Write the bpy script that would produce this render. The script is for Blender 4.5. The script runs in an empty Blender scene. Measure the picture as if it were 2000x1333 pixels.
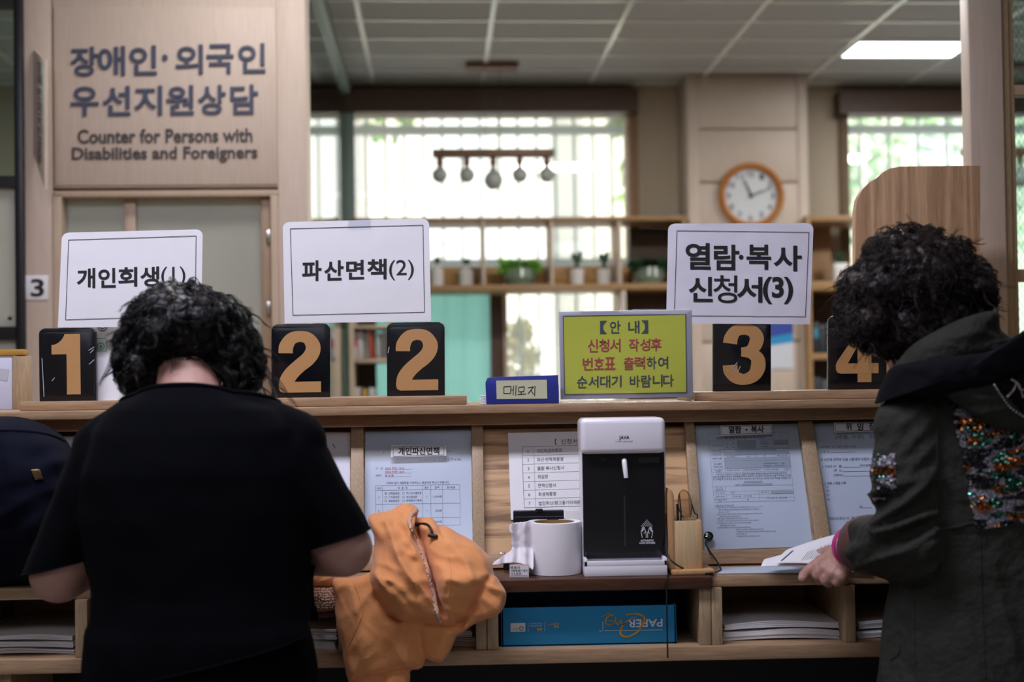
import bpy, bmesh, math, random
import numpy as np
from mathutils import Vector as V, Matrix, noise
from mathutils.bvhtree import BVHTree

random.seed(7)
SC = bpy.context.scene
COL = SC.collection
rad = math.radians

# ------------------------------------------------------------------ camera
F = 2450.0                      # focal length in pixels of the 2000 px wide frame
CY = 711.5                      # row of the optical axis (vertical shift)
CAM = V((0.0, 0.0, 1.22))
YAW, PITCH, ROLL = rad(1.5), rad(1.0), 0.0145
fwd = V((math.sin(YAW) * math.cos(PITCH), math.cos(YAW) * math.cos(PITCH), math.sin(PITCH)))
r0 = V((math.cos(YAW), -math.sin(YAW), 0))
u0 = r0.cross(fwd)
rgt = r0 * math.cos(ROLL) - u0 * math.sin(ROLL)
upv = u0 * math.cos(ROLL) + r0 * math.sin(ROLL)
cam_d = bpy.data.cameras.new('camera')
cam = bpy.data.objects.new('camera', cam_d)
COL.objects.link(cam)
M = Matrix((rgt, upv, -fwd)).transposed().to_4x4()
M.translation = CAM
cam.matrix_world = M
cam_d.sensor_fit = 'HORIZONTAL'
cam_d.sensor_width = 36
cam_d.lens = F / 2000 * 36
cam_d.shift_y = (CY - 666.5) / 2000
cam_d.clip_start = 0.05
cam_d.clip_end = 200
cam_d.dof.use_dof = True
cam_d.dof.focus_distance = 2.46
cam_d.dof.aperture_fstop = 2.5
SC.camera = cam

# ------------------------------------------------------------------ world, lights, exposure
SC.view_settings.view_transform = 'Standard'
SC.view_settings.look = 'None'
SC.view_settings.exposure = 0.0
SC.view_settings.gamma = 1.0
SC.view_settings.use_curve_mapping = False
SC.cycles.use_denoising = True
SC.cycles.max_bounces = 8
SC.cycles.sample_clamp_indirect = 4.0
SC.cycles.caustics_reflective = False
SC.cycles.caustics_refractive = False

W = bpy.data.worlds.new('sky')
SC.world = W
W.use_nodes = True
wn = W.node_tree.nodes
wl = W.node_tree.links
sky = wn.new('ShaderNodeTexSky')
sky.sky_type = 'NISHITA'
sky.sun_elevation = rad(50)
sky.sun_rotation = rad(200)
sky.sun_disc = False
wn['Background'].inputs['Strength'].default_value = 0.75
wl.new(sky.outputs['Color'], wn['Background'].inputs['Color'])

THR = rad(1.93)                 # the room stands turned a little against the counter
RM = Matrix.Rotation(THR, 4, 'Z')
RMI = RM.inverted()


def lamp(name, typ, loc, energy, color, size=None, target=None, room=False):
    d = bpy.data.lights.new(name, typ)
    d.energy = energy
    d.color = color
    if typ == 'AREA':
        d.shape = 'RECTANGLE'
        d.size, d.size_y = size
    o = bpy.data.objects.new(name, d)
    COL.objects.link(o)
    loc = V(loc)
    if room:
        loc = RM @ loc
    o.location = loc
    if target is not None:
        t = V(target)
        if room:
            t = RM @ t
        o.rotation_euler = (t - loc).to_track_quat('-Z', 'Y').to_euler()
    return o


sun = lamp('sun', 'SUN', (0, 0, 20), 8.5, (1, .95, .86), target=(3, 9, 10.5))
sun.data.angle = rad(1)
# ceiling lamps of the waiting hall behind the camera (cool) and before the sign wall, then added office fill
lamp('hall_lamp', 'AREA', (-1.3, -0.7, 2.86), 20, (.86, .87, 1.0), (1.8, 1.2), target=(-1.3, -0.7, 0))
lamp('hall_lamp', 'AREA', (1.5, -0.7, 2.86), 18, (.86, .87, 1.0), (1.8, 1.2), target=(1.5, -0.7, 0))
lamp('hall_lamp', 'AREA', (-0.75, 1.55, 2.88), 60, (.86, .845, 1.0), (2.0, .3), target=(-0.75, 1.55, 0))
lamp('office_area_light', 'AREA', (-0.4, 3.35, 2.87), 13, (1.0, .96, .96), (.6, .3), target=(-0.4, 3.35, 0), room=True)
lamp('office_area_light', 'AREA', (0.9, 4.7, 2.87), 40, (1.0, .98, .96), (.6, .3), target=(0.9, 4.7, 0), room=True)  # added fill over mid-office, no visible fixture, lifts the dim window wall
lamp('office_area_light', 'AREA', (2.9, 5.0, 2.87), 50, (1.0, .98, .96), (.6, .3), target=(2.9, 5.0, 0), room=True)  # added unseen light behind the column, brightens ceiling and walls
lamp('office_area_light', 'AREA', (-3.0, 4.8, 2.87), 50, (1.0, .98, .96), (.6, .3), target=(-3.0, 4.8, 0), room=True)  # added unseen light at the far left, more ambient for the office


# ------------------------------------------------------------------ pixel <-> place
def ray(px, py):
    return (fwd * F + rgt * (px - 1000.0) - upv * (py - CY)).normalized()


def at(px, py, Y):              # point at depth Y of the counter's frame
    d = ray(px, py)
    return CAM + d * (Y / d.y)


def atr(px, py, Y):             # the same in the frame of the room
    d = RMI.to_3x3() @ ray(px, py)
    return CAM + d * (Y / d.y)


def atz(px, py, z):             # on a horizontal plane
    d = ray(px, py)
    return CAM + d * ((z - CAM.z) / d.z)


class Plane:
    def __init__(s, p, n):
        s.p = V(p)
        s.n = V(n).normalized()
        if s.n.y > 0:
            s.n = -s.n

    def at(s, px, py, off=0.0):
        d = ray(px, py)
        t = (s.p + s.n * off - CAM).dot(s.n) / d.dot(s.n)
        return CAM + d * t


def vplane(Y):
    return Plane((0, Y, 0), (0, -1, 0))


# ------------------------------------------------------------------ objects
def tagit(o, label=None, cat=None, group=None, kind=None):
    if label:
        o['label'] = label
    if cat:
        o['category'] = cat
    if group:
        o['group'] = group
    if kind:
        o['kind'] = kind
    return o


def thing(name, label, cat, loc, group=None, room=False):
    o = bpy.data.objects.new(name, None)
    COL.objects.link(o)
    o.empty_display_size = .05
    loc = V(loc)
    o.location = (RM @ loc) if room else loc
    o['wx'] = list(o.location)
    return tagit(o, label, cat, group)


def origin_of(parent):
    while parent.parent:
        parent = parent.parent
    return V(parent['wx'])


def link_mesh(name, me, mat, parent=None, smooth=None):
    """me is in world coordinates; it is shifted into its thing's frame"""
    o = bpy.data.objects.new(name, me)
    COL.objects.link(o)
    if parent:
        L = origin_of(parent)
        o.parent = parent
    else:
        n = len(me.vertices)
        co = np.empty(n * 3)
        me.vertices.foreach_get('co', co)
        co = co.reshape(-1, 3)
        L = V(((co[:, 0].min() + co[:, 0].max()) / 2, (co[:, 1].min() + co[:, 1].max()) / 2, co[:, 2].min()))
        o.location = L
    o['wx'] = list(L)
    me.transform(Matrix.Translation(-L))
    for m in (mat if isinstance(mat, (list, tuple)) else [mat]):
        me.materials.append(m)
    if smooth is not None:
        me.shade_smooth()
        if smooth < 180:
            me.set_sharp_from_angle(angle=rad(smooth))
    return o


def frame_from(z):
    z = z.normalized()
    a = V((0, 0, 1)) if abs(z.z) < .9 else V((1, 0, 0))
    x = a.cross(z).normalized()
    return x, z.cross(x)


class MB:
    def __init__(s):
        s.bm = bmesh.new()

    def face(s, pts, mi=0):
        f = s.bm.faces.new([s.bm.verts.new(p) for p in pts])
        f.material_index = mi
        return f

    def hexa(s, p, bevel=0.0, seg=2):
        """p: eight corners, 0-3 the bottom ring, 4-7 the top ring"""
        v = [s.bm.verts.new(q) for q in p]
        fs = [s.bm.faces.new([v[i] for i in q]) for q in
              ((3, 2, 1, 0), (4, 5, 6, 7), (0, 1, 5, 4), (1, 2, 6, 5), (2, 3, 7, 6), (3, 0, 4, 7))]
        bmesh.ops.recalc_face_normals(s.bm, faces=fs)
        if bevel > 0:
            es = list({e for f in fs for e in f.edges})
            bmesh.ops.bevel(s.bm, geom=es, offset=bevel, segments=seg, profile=.5, affect='EDGES')
        return s

    def box(s, a, b, bevel=0.0, seg=2):
        x0, x1 = sorted((a[0], b[0]))
        y0, y1 = sorted((a[1], b[1]))
        z0, z1 = sorted((a[2], b[2]))
        return s.hexa([V(q) for q in ((x0, y0, z0), (x1, y0, z0), (x1, y1, z0), (x0, y1, z0),
                                      (x0, y0, z1), (x1, y0, z1), (x1, y1, z1), (x0, y1, z1))], bevel, seg)

    def prism(s, pts, d, bevel=0.0, mi=0):
        """outline pts pushed along vector d"""
        d = V(d)
        a = [s.bm.verts.new(p) for p in pts]
        b = [s.bm.verts.new(V(p) + d) for p in pts]
        n = len(pts)
        fs = [s.bm.faces.new(a), s.bm.faces.new(b[::-1])]
        for i in range(n):
            fs.append(s.bm.faces.new((a[i], b[i], b[(i + 1) % n], a[(i + 1) % n])))
        bmesh.ops.recalc_face_normals(s.bm, faces=fs)
        for f in fs:
            f.material_index = mi
        if bevel > 0:
            es = list({e for f in fs[:2] for e in f.edges})
            bmesh.ops.bevel(s.bm, geom=es, offset=bevel, segments=2, profile=.5, affect='EDGES')
        return s

    def tube(s, pts, r, n=10, caps=True):
        pts = [V(p) for p in pts]
        k = len(pts)
        rs = r if isinstance(r, (list, tuple)) else [r] * k
        t = (pts[1] - pts[0]).normalized()
        x, y = frame_from(t)
        rings = []
        for i in range(k):
            d = (pts[min(i + 1, k - 1)] - pts[max(i - 1, 0)])
            if d.length > 1e-9:
                t2 = d.normalized()
                q = t.rotation_difference(t2)
                x = q @ x
                y = q @ y
                t = t2
            rings.append([s.bm.verts.new(pts[i] + x * (rs[i] * math.cos(a)) + y * (rs[i] * math.sin(a)))
                          for a in (2 * math.pi * j / n for j in range(n))])
        for i in range(k - 1):
            for j in range(n):
                s.bm.faces.new((rings[i][j], rings[i][(j + 1) % n], rings[i + 1][(j + 1) % n], rings[i + 1][j]))
        if caps:
            s.bm.faces.new(rings[0][::-1])
            s.bm.faces.new(rings[-1])
        return s

    def lathe(s, c, prof, n=48, axis=(0, 0, 1), close=False):
        """prof: (radius, height) pairs along axis from c"""
        c = V(c)
        z = V(axis).normalized()
        x, y = frame_from(z)
        rings = []
        for (r, h) in prof:
            if r < 1e-6:
                rings.append([s.bm.verts.new(c + z * h)] * n)
            else:
                rings.append([s.bm.verts.new(c + z * h + x * (r * math.cos(a)) + y * (r * math.sin(a)))
                              for a in (2 * math.pi * j / n for j in range(n))])
        k = len(rings)
        fs = []
        for i in range(k if close else k - 1):
            A, B = rings[i], rings[(i + 1) % k]
            for j in range(n):
                q = [A[j], A[(j + 1) % n], B[(j + 1) % n], B[j]]
                u = []
                for w in q:
                    if w not in u:
                        u.append(w)
                if len(u) > 2:
                    fs.append(s.bm.faces.new(u))
        bmesh.ops.recalc_face_normals(s.bm, faces=fs)
        return s

    def ell(s, c, r, rot=None, u=24, v=14):
        Mx = Matrix.Translation(V(c))
        if rot is not None:
            Mx = Mx @ rot.to_4x4()
        Mx = Mx @ Matrix.Diagonal((r[0], r[1], r[2], 1))
        bmesh.ops.create_uvsphere(s.bm, u_segments=u, v_segments=v, radius=1, matrix=Mx)
        return s

    def cap(s, p0, ra, p1, rb, n=20):
        """closed tapered capsule"""
        p0, p1 = V(p0), V(p1)
        L = (p1 - p0).length
        prof = []
        for i in range(7):
            a = math.pi / 2 * i / 6
            prof.append((ra * math.sin(a), -ra * math.cos(a)))
        for i in range(7):
            a = math.pi / 2 * i / 6
            prof.append((rb * math.cos(a), L + rb * math.sin(a)))
        prof[0] = (0, -ra)
        prof[-1] = (0, L + rb)
        return s.lathe(p0, prof, n, p1 - p0)

    def chain(s, pts):
        for a, b in zip(pts, pts[1:]):
            s.cap(a[0], a[1], b[0], b[1])
        return s

    def loft(s, rings, n=40, sq=2.0):
        """rings: (centre, half x vector, half y vector); closed at both ends; sq > 2 squares the section"""
        R = []
        for (c, hx, hy) in rings:
            c, hx, hy = V(c), V(hx), V(hy)
            rr = []
            for j in range(n):
                a = 2 * math.pi * j / n
                ca, sa = math.cos(a), math.sin(a)
                e = 2.0 / sq
                rr.append(s.bm.verts.new(c + hx * (math.copysign(abs(ca) ** e, ca)) + hy * (math.copysign(abs(sa) ** e, sa))))
            R.append(rr)
        fs = []
        for A, B in zip(R, R[1:]):
            for j in range(n):
                fs.append(s.bm.faces.new((A[j], A[(j + 1) % n], B[(j + 1) % n], B[j])))
        fs.append(s.bm.faces.new(R[0]))
        fs.append(s.bm.faces.new(R[-1]))
        bmesh.ops.recalc_face_normals(s.bm, faces=fs)
        return s

    def mesh(s, name='m'):
        me = bpy.data.meshes.new(name)
        s.bm.to_mesh(me)
        s.bm.free()
        return me

    def build(s, name, mat, parent=None, smooth=30, room=False):
        me = s.mesh(name)
        if room:
            me.transform(RM)
        return link_mesh(name, me, mat, parent, smooth)


def remesh(me, voxel, smooth=6, fac=.5):
    """one continuous surface out of overlapping closed shells"""
    o = bpy.data.objects.new('t', me)
    COL.objects.link(o)
    m = o.modifiers.new('r', 'REMESH')
    m.mode = 'VOXEL'
    m.voxel_size = voxel
    if smooth:
        m2 = o.modifiers.new('s', 'SMOOTH')
        m2.factor = fac
        m2.iterations = smooth
    dg = bpy.context.evaluated_depsgraph_get()
    out = bpy.data.meshes.new_from_object(o.evaluated_get(dg))
    bpy.data.objects.remove(o)
    bpy.data.meshes.remove(me)
    return out


def getco(me):
    a = np.empty(len(me.vertices) * 3)
    me.vertices.foreach_get('co', a)
    return a.reshape(-1, 3)


def setco(me, a):
    me.vertices.foreach_set('co', np.ascontiguousarray(a).ravel())
    me.update()


def getno(me):
    a = np.empty(len(me.vertices) * 3)
    me.vertices.foreach_get('normal', a)
    return a.reshape(-1, 3)


def displace(me, fn):
    co, no = getco(me), getno(me)
    d = np.array([fn(V(c), V(n)) for c, n in zip(co, no)])
    setco(me, co + no * d[:, None])


def cut(me, p, n, keep_below=True):
    """throw away what lies on the side the normal n points to"""
    bm = bmesh.new()
    bm.from_mesh(me)
    bmesh.ops.bisect_plane(bm, geom=bm.verts[:] + bm.edges[:] + bm.faces[:], plane_co=V(p), plane_no=V(n), clear_outer=True)
    bm.to_mesh(me)
    bm.free()


def smoothed(pts, n):
    """closed Catmull-Rom through pts, n points"""
    P = [V(p) if len(p) == 3 else V((p[0], p[1], 0)) for p in pts]
    k = len(P)
    out = []
    for i in range(n):
        u = i / n * k
        j = int(u)
        t = u - j
        a, b, c, d = P[(j - 1) % k], P[j % k], P[(j + 1) % k], P[(j + 2) % k]
        out.append(.5 * ((2 * b) + (c - a) * t + (2 * a - 5 * b + 4 * c - d) * t * t + (3 * b - a - 3 * c + d) * t ** 3))
    return out


def spline(pts, n):
    P = [V(p) for p in pts]
    k = len(P)
    out = []
    for i in range(n):
        u = i / (n - 1) * (k - 1)
        j = min(int(u), k - 2)
        t = u - j
        a, b, c, d = P[max(j - 1, 0)], P[j], P[j + 1], P[min(j + 2, k - 1)]
        out.append(.5 * ((2 * b) + (c - a) * t + (2 * a - 5 * b + 4 * c - d) * t * t + (3 * b - a - 3 * c + d) * t ** 3))
    return out


# ------------------------------------------------------------------ lettering
_glyphs = {}


def glyph_mesh(s, bold, res):
    key = (s, bold, res)
    if key in _glyphs:
        return _glyphs[key]
    cu = bpy.data.curves.new('t', 'FONT')
    cu.body = s
    cu.size = 1
    cu.offset = bold
    cu.resolution_u = res
    cu.fill_mode = 'FRONT'
    o = bpy.data.objects.new('t', cu)
    COL.objects.link(o)
    dg = bpy.context.evaluated_depsgraph_get()
    me = bpy.data.meshes.new_from_object(o.evaluated_get(dg))
    co = getco(me)[:, :2]
    fs = [tuple(p.vertices) for p in me.polygons]
    bpy.data.objects.remove(o)
    bpy.data.curves.remove(cu)
    bpy.data.meshes.remove(me)
    if len(co):
        lo, hi = co.min(0), co.max(0)
        co = (co - lo) / np.maximum(hi - lo, 1e-6)
    _glyphs[key] = (co, fs)
    return _glyphs[key]


class Ink:
    """printing that lies on a plane: letters and rules, all in one mesh of one colour"""

    def __init__(s, plane, off=.0005, slope=-.0145, shear=0.0):
        s.pl, s.off, s.slope, s.shear = plane, off, slope, shear
        s.v, s.f = [], []

    def pt(s, x, y):
        return s.pl.at(x, y, s.off)

    def text(s, t, x0, y0, x1, y1, bold=0.0, res=3, slope=None):
        """t fills the pixel box; y0 is its top"""
        co, fs = glyph_mesh(t, bold, res)
        sl = s.slope if slope is None else slope
        xc, yc = (x0 + x1) / 2, (y0 + y1) / 2
        b = len(s.v)
        for (u, w) in co:
            x = x0 + (x1 - x0) * u
            y = y1 + (y0 - y1) * w
            s.v.append(s.pt(x + s.shear * (y - yc), y + sl * (x - xc)))
        s.f += [tuple(i + b for i in f) for f in fs]
        return s

    def line(s, xa, ya, xb, yb, w=1.0):
        d = V((xb - xa, yb - ya))
        n = V((-d.y, d.x)).normalized() * (w / 2)
        b = len(s.v)
        for q in ((xa + n.x, ya + n.y), (xb + n.x, yb + n.y), (xb - n.x, yb - n.y), (xa - n.x, ya - n.y)):
            s.v.append(s.pt(*q))
        s.f.append((b, b + 1, b + 2, b + 3))
        return s

    def poly(s, pts):
        b = len(s.v)
        s.v += [s.pt(*p) for p in pts]
        s.f.append(tuple(range(b, b + len(pts))))
        return s

    def rect(s, q, w=1.0):
        for a, c in zip(q, q[1:] + q[:1]):
            s.line(*a, *c, w)
        return s

    def ribbon(s, pts, ws, n=70):
        S = spline([V((x, y, 0)) for x, y in pts], n)
        L, R = [], []
        for i, p in enumerate(S):
            d = (S[min(i + 1, n - 1)] - S[max(i - 1, 0)]).normalized()
            u = i / (n - 1) * (len(ws) - 1)
            j = min(int(u), len(ws) - 2)
            w = (ws[j] + (ws[j + 1] - ws[j]) * (u - j)) / 2
            L.append((p.x - d.y * w, p.y + d.x * w))
            R.append((p.x + d.y * w, p.y - d.x * w))
        b = len(s.v)
        for l_, r_ in zip(L, R):
            s.v += [s.pt(*l_), s.pt(*r_)]
        for i in range(n - 1):
            s.f.append((b + 2 * i, b + 2 * i + 1, b + 2 * i + 3, b + 2 * i + 2))
        return s

    def build(s, name, mat, parent, depth=0.0, room=False):
        me = bpy.data.meshes.new(name)
        me.from_pydata([tuple(p) for p in s.v], [], s.f)
        # face the camera
        bm = bmesh.new()
        bm.from_mesh(me)
        for f in bm.faces:
            f.normal_update()
        for f in bm.faces:
            if f.normal.dot(s.pl.n) < 0:
                f.normal_flip()
        if depth:
            bmesh.ops.remove_doubles(bm, verts=bm.verts[:], dist=1e-5)
            r = bmesh.ops.extrude_face_region(bm, geom=bm.faces[:])
            bmesh.ops.translate(bm, verts=[g for g in r['geom'] if isinstance(g, bmesh.types.BMVert)], vec=s.pl.n * depth)
        bm.to_mesh(me)
        bm.free()
        return link_mesh(name, me, mat, parent)


# ------------------------------------------------------------------ materials
def lin(c):
    if isinstance(c, str):
        c = c.lstrip('#')
        c = [int(c[i:i + 2], 16) / 255 for i in (0, 2, 4)]
    else:
        c = [q / 255 for q in c]
    return tuple(((q / 12.92) if q <= .04045 else ((q + .055) / 1.055) ** 2.4) for q in c) + (1,)


def newmat(name):
    m = bpy.data.materials.new(name)
    m.use_nodes = True
    n = m.node_tree.nodes
    return m, n, m.node_tree.links, n['Principled BSDF']


def mat(name, c, rough=.6, metal=0.0, spec=.5, var=.06, scale=30.0, bump=0.0, bscale=None, sheen=0.0, coat=0.0, bdist=.002):
    m, n, l, b = newmat(name)
    c = lin(c)
    b.inputs['Roughness'].default_value = rough
    b.inputs['Metallic'].default_value = metal
    b.inputs['Specular IOR Level'].default_value = spec
    b.inputs['Coat Weight'].default_value = coat
    b.inputs['Sheen Weight'].default_value = sheen
    tc = n.new('ShaderNodeTexCoord')
    ns = n.new('ShaderNodeTexNoise')
    ns.inputs['Scale'].default_value = scale
    ns.inputs['Detail'].default_value = 4
    l.new(tc.outputs['Object'], ns.inputs['Vector'])
    mx = n.new('ShaderNodeMix')
    mx.data_type = 'RGBA'
    mx.inputs[6].default_value = tuple(max(0, q * (1 - var)) for q in c[:3]) + (1,)
    mx.inputs[7].default_value = tuple(min(1, q * (1 + var)) for q in c[:3]) + (1,)
    l.new(ns.outputs['Fac'], mx.inputs[0])
    l.new(mx.outputs[2], b.inputs['Base Color'])
    if bump:
        n2 = n.new('ShaderNodeTexNoise')
        n2.inputs['Scale'].default_value = bscale or scale * 4
        n2.inputs['Detail'].default_value = 3
        l.new(tc.outputs['Object'], n2.inputs['Vector'])
        bp = n.new('ShaderNodeBump')
        bp.inputs['Strength'].default_value = bump
        bp.inputs['Distance'].default_value = bdist
        l.new(n2.outputs['Fac'], bp.inputs['Height'])
        l.new(bp.outputs['Normal'], b.inputs['Normal'])
    return m


def wood(name, dark, light, axis='X', fine=55.0, rough=.45, ring=.5, blocks=None, contrast=1.0, spec=.4):
    """grain that runs along axis; blocks = (length, height) of finger-jointed staves lying in the x-z plane"""
    m, n, l, b = newmat(name)
    tc = n.new('ShaderNodeTexCoord')
    oi = n.new('ShaderNodeObjectInfo')
    rn = n.new('ShaderNodeMath')
    rn.operation = 'MULTIPLY'
    rn.inputs[1].default_value = 37
    l.new(oi.outputs['Random'], rn.inputs[0])
    ad = n.new('ShaderNodeVectorMath')
    ad.operation = 'ADD'
    l.new(tc.outputs['Object'], ad.inputs[0])
    l.new(rn.outputs[0], ad.inputs[1])
    src = ad.outputs[0]
    fac2 = None
    if blocks:
        sx = n.new('ShaderNodeSeparateXYZ')
        l.new(tc.outputs['Object'], sx.inputs[0])
        cx = n.new('ShaderNodeCombineXYZ')
        l.new(sx.outputs['X'], cx.inputs['X'])
        l.new(sx.outputs['Z'], cx.inputs['Y'])
        br = n.new('ShaderNodeTexBrick')
        br.inputs['Scale'].default_value = 1
        br.inputs['Brick Width'].default_value = blocks[0]
        br.inputs['Row Height'].default_value = blocks[1]
        br.inputs['Mortar Size'].default_value = 0.0004
        br.inputs['Color1'].default_value = (0, 0, 0, 1)
        br.inputs['Color2'].default_value = (1, 1, 1, 1)
        br.inputs['Mortar'].default_value = (.25, .25, .25, 1)
        br.offset = .37
        l.new(cx.outputs[0], br.inputs['Vector'])
        fac2 = br.outputs['Color']
        a2 = n.new('ShaderNodeVectorMath')
        a2.operation = 'MULTIPLY_ADD'
        l.new(fac2, a2.inputs[0])
        a2.inputs[1].default_value = (9, 9, 9)
        l.new(src, a2.inputs[2])
        src = a2.outputs[0]
    mp = n.new('ShaderNodeMapping')
    k = {'X': (.07, 1, 1), 'Y': (1, .07, 1), 'Z': (1, 1, .07)}[axis]
    mp.inputs['Scale'].default_value = k
    l.new(src, mp.inputs['Vector'])
    big = n.new('ShaderNodeTexNoise')
    big.inputs['Scale'].default_value = 9
    big.inputs['Detail'].default_value = 2
    l.new(mp.outputs[0], big.inputs['Vector'])
    mul = n.new('ShaderNodeMath')
    mul.operation = 'MULTIPLY'
    mul.inputs[1].default_value = 9 * ring + .5
    l.new(big.outputs['Fac'], mul.inputs[0])
    fr = n.new('ShaderNodeMath')
    fr.operation = 'PINGPONG'
    fr.inputs[1].default_value = .5
    l.new(mul.outputs[0], fr.inputs[0])
    fi = n.new('ShaderNodeTexNoise')
    fi.inputs['Scale'].default_value = fine * 4
    fi.inputs['Detail'].default_value = 5
    fi.inputs['Roughness'].default_value = .65
    l.new(mp.outputs[0], fi.inputs['Vector'])
    s1 = n.new('ShaderNodeMath')
    s1.operation = 'MULTIPLY_ADD'
    l.new(fr.outputs[0], s1.inputs[0])
    s1.inputs[1].default_value = .9 * ring
    l.new(fi.outputs['Fac'], s1.inputs[2])
    last = s1.outputs[0]
    if fac2 is not None:
        s2 = n.new('ShaderNodeMath')
        s2.operation = 'MULTIPLY_ADD'
        l.new(fac2, s2.inputs[0])
        s2.inputs[1].default_value = .3
        l.new(last, s2.inputs[2])
        last = s2.outputs[0]
    rp = n.new('ShaderNodeValToRGB')
    mid = .5 + .22 * ring + (.13 if fac2 is not None else 0)
    w = .34 / contrast
    rp.color_ramp.elements[0].position = max(0, mid - w)
    rp.color_ramp.elements[1].position = min(1, mid + w)
    rp.color_ramp.elements[0].color = lin(dark)
    rp.color_ramp.elements[1].color = lin(light)
    l.new(last, rp.inputs[0])
    l.new(rp.outputs[0], b.inputs['Base Color'])
    b.inputs['Roughness'].default_value = rough
    b.inputs['Specular IOR Level'].default_value = spec
    bp = n.new('ShaderNodeBump')
    bp.inputs['Strength'].default_value = .12
    bp.inputs['Distance'].default_value = .001
    l.new(fi.outputs['Fac'], bp.inputs['Height'])
    l.new(bp.outputs['Normal'], b.inputs['Normal'])
    return m


def glass(name, tint=(1, 1, 1), refl=.06, rough=.03, haze=0.0, hazec=(.8, .85, .85)):
    """clear or frosted sheet: transparent, a little gloss, and haze as a translucent share"""
    m, n, l, b = newmat(name)
    out = n['Material Output']
    n.remove(b)
    tr = n.new('ShaderNodeBsdfTransparent')
    tr.inputs[0].default_value = tuple(tint) + (1,)
    gl = n.new('ShaderNodeBsdfGlossy')
    gl.inputs['Roughness'].default_value = rough
    lw = n.new('ShaderNodeLayerWeight')
    lw.inputs['Blend'].default_value = .5
    pw5 = n.new('ShaderNodeMath')
    pw5.operation = 'POWER'
    pw5.inputs[1].default_value = 5
    l.new(lw.outputs['Facing'], pw5.inputs[0])
    sc = n.new('ShaderNodeMath')
    sc.operation = 'MULTIPLY_ADD'
    sc.inputs[1].default_value = 1 - refl
    sc.inputs[2].default_value = refl
    sc.use_clamp = True
    l.new(pw5.outputs[0], sc.inputs[0])
    base = tr.outputs[0]
    if haze:
        tl = n.new('ShaderNodeBsdfTranslucent')
        tl.inputs[0].default_value = tuple(hazec) + (1,)
        df = n.new('ShaderNodeBsdfDiffuse')
        df.inputs[0].default_value = tuple(hazec) + (1,)
        m2 = n.new('ShaderNodeMixShader')
        m2.inputs[0].default_value = .35
        l.new(tl.outputs[0], m2.inputs[1])
        l.new(df.outputs[0], m2.inputs[2])
        m3 = n.new('ShaderNodeMixShader')
        m3.inputs[0].default_value = haze
        l.new(base, m3.inputs[1])
        l.new(m2.outputs[0], m3.inputs[2])
        base = m3.outputs[0]
    mx = n.new('ShaderNodeMixShader')
    l.new(sc.outputs[0], mx.inputs[0])
    l.new(base, mx.inputs[1])
    l.new(gl.outputs[0], mx.inputs[2])
    l.new(mx.outputs[0], out.inputs[0])
    return m


def glow(name, c, strength):
    m, n, l, b = newmat(name)
    b.inputs['Base Color'].default_value = lin(c)
    b.inputs['Emission Color'].default_value = lin(c)
    b.inputs['Emission Strength'].default_value = strength
    return m


OAK_X = wood('oak_along', '7a6048', 'ba9a78', 'X', ring=.25)
OAK_Z = wood('oak_upright', '84705a', 'c2a884', 'Z', ring=.15, fine=110)
OAK_Y = wood('oak_across', '80644a', 'c4a27c', 'Y', ring=.3)
OAK_STAVE = wood('oak_staves', '7c5c3e', 'cda77c', 'X', ring=1.1, blocks=(.34, .062), fine=40)
OAK_BOARD = wood('oak_board', '93714f', 'cba582', 'Z', ring=1.0, fine=40, contrast=.8)
WALNUT = wood('dark_walnut', '2c1a12', '5c3a28', 'X', ring=.3, rough=.3)
LAMINATE = wood('pale_laminate', 'b9a898', 'cdbcae', 'Z', ring=.1, fine=35, rough=.5)
LAMINATE_D = wood('laminate_trim', 'a99580', 'c2ad98', 'Z', ring=.1, fine=35, rough=.5)
DARKWOOD = wood('dark_brown_wood', '43312a', '604839', 'X', ring=.2)
PAPER = mat('white_paper', 'e6e6ea', .75, var=.02, bump=.08, bscale=90)
PAPER_T = mat('translucent_paper', 'dfe2ee', .8, var=.015)
PAPER_W = mat('crinkled_paper', 'dedce8', .6, var=.02, bump=.5, bscale=14)
INK = mat('black_ink', '17181c', .6, var=.02)
INK_G = mat('grey_ink', '50555e', .7, var=.02)
INK_L = mat('light_grey_ink', 'b4bac2', .8, var=.02)
INK_F = mat('faint_ink', '6d727c', .8, var=.02)
INK_R = mat('red_ink', 'bc4a50', .7, var=.03)
BLACKPL = mat('black_plate', '121319', .25, var=.1, spec=.5)
GOLD = mat('ochre_paint', 'cc9860', .5, var=.05)
WHITEPL = mat('white_plastic', 'e8e6ee', .25, var=.01, coat=.3)
BLACKG = mat('black_gloss', '15161b', .18, var=.05)
STEEL = mat('brushed_steel', 'b8b4aa', .28, metal=1, var=.05)
BRASS = mat('pale_brass', 'b79a63', .25, metal=1, var=.05)
CLEAR = glass('clear_acrylic', (.97, .98, 1.0), refl=.05, rough=.05)

# ================================================================== THE ROOM
ZC = 2.90
_d = RMI.to_3x3() @ ray(1000, 168)
YF = _d.y * (ZC - CAM.z) / _d.z          # the window wall


def rb(mb, x0, y0, x1, y1, Y, dep, bevel=0.0):
    """box whose front face fills a pixel box at room depth Y and reaches dep further back"""
    xa, xb = atr(x0, (y0 + y1) / 2, Y).x, atr(x1, (y0 + y1) / 2, Y).x
    za, zb = atr((x0 + x1) / 2, y1, Y).z, atr((x0 + x1) / 2, y0, Y).z
    return mb.box((xa, Y, za), (xb, Y + dep, zb), bevel)


def struct(name, mb, m, parent=None, smooth=30, room=True):
    o = mb.build(name, m, parent, smooth, room)
    if parent is None:
        o['kind'] = 'structure'
    return o


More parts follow.
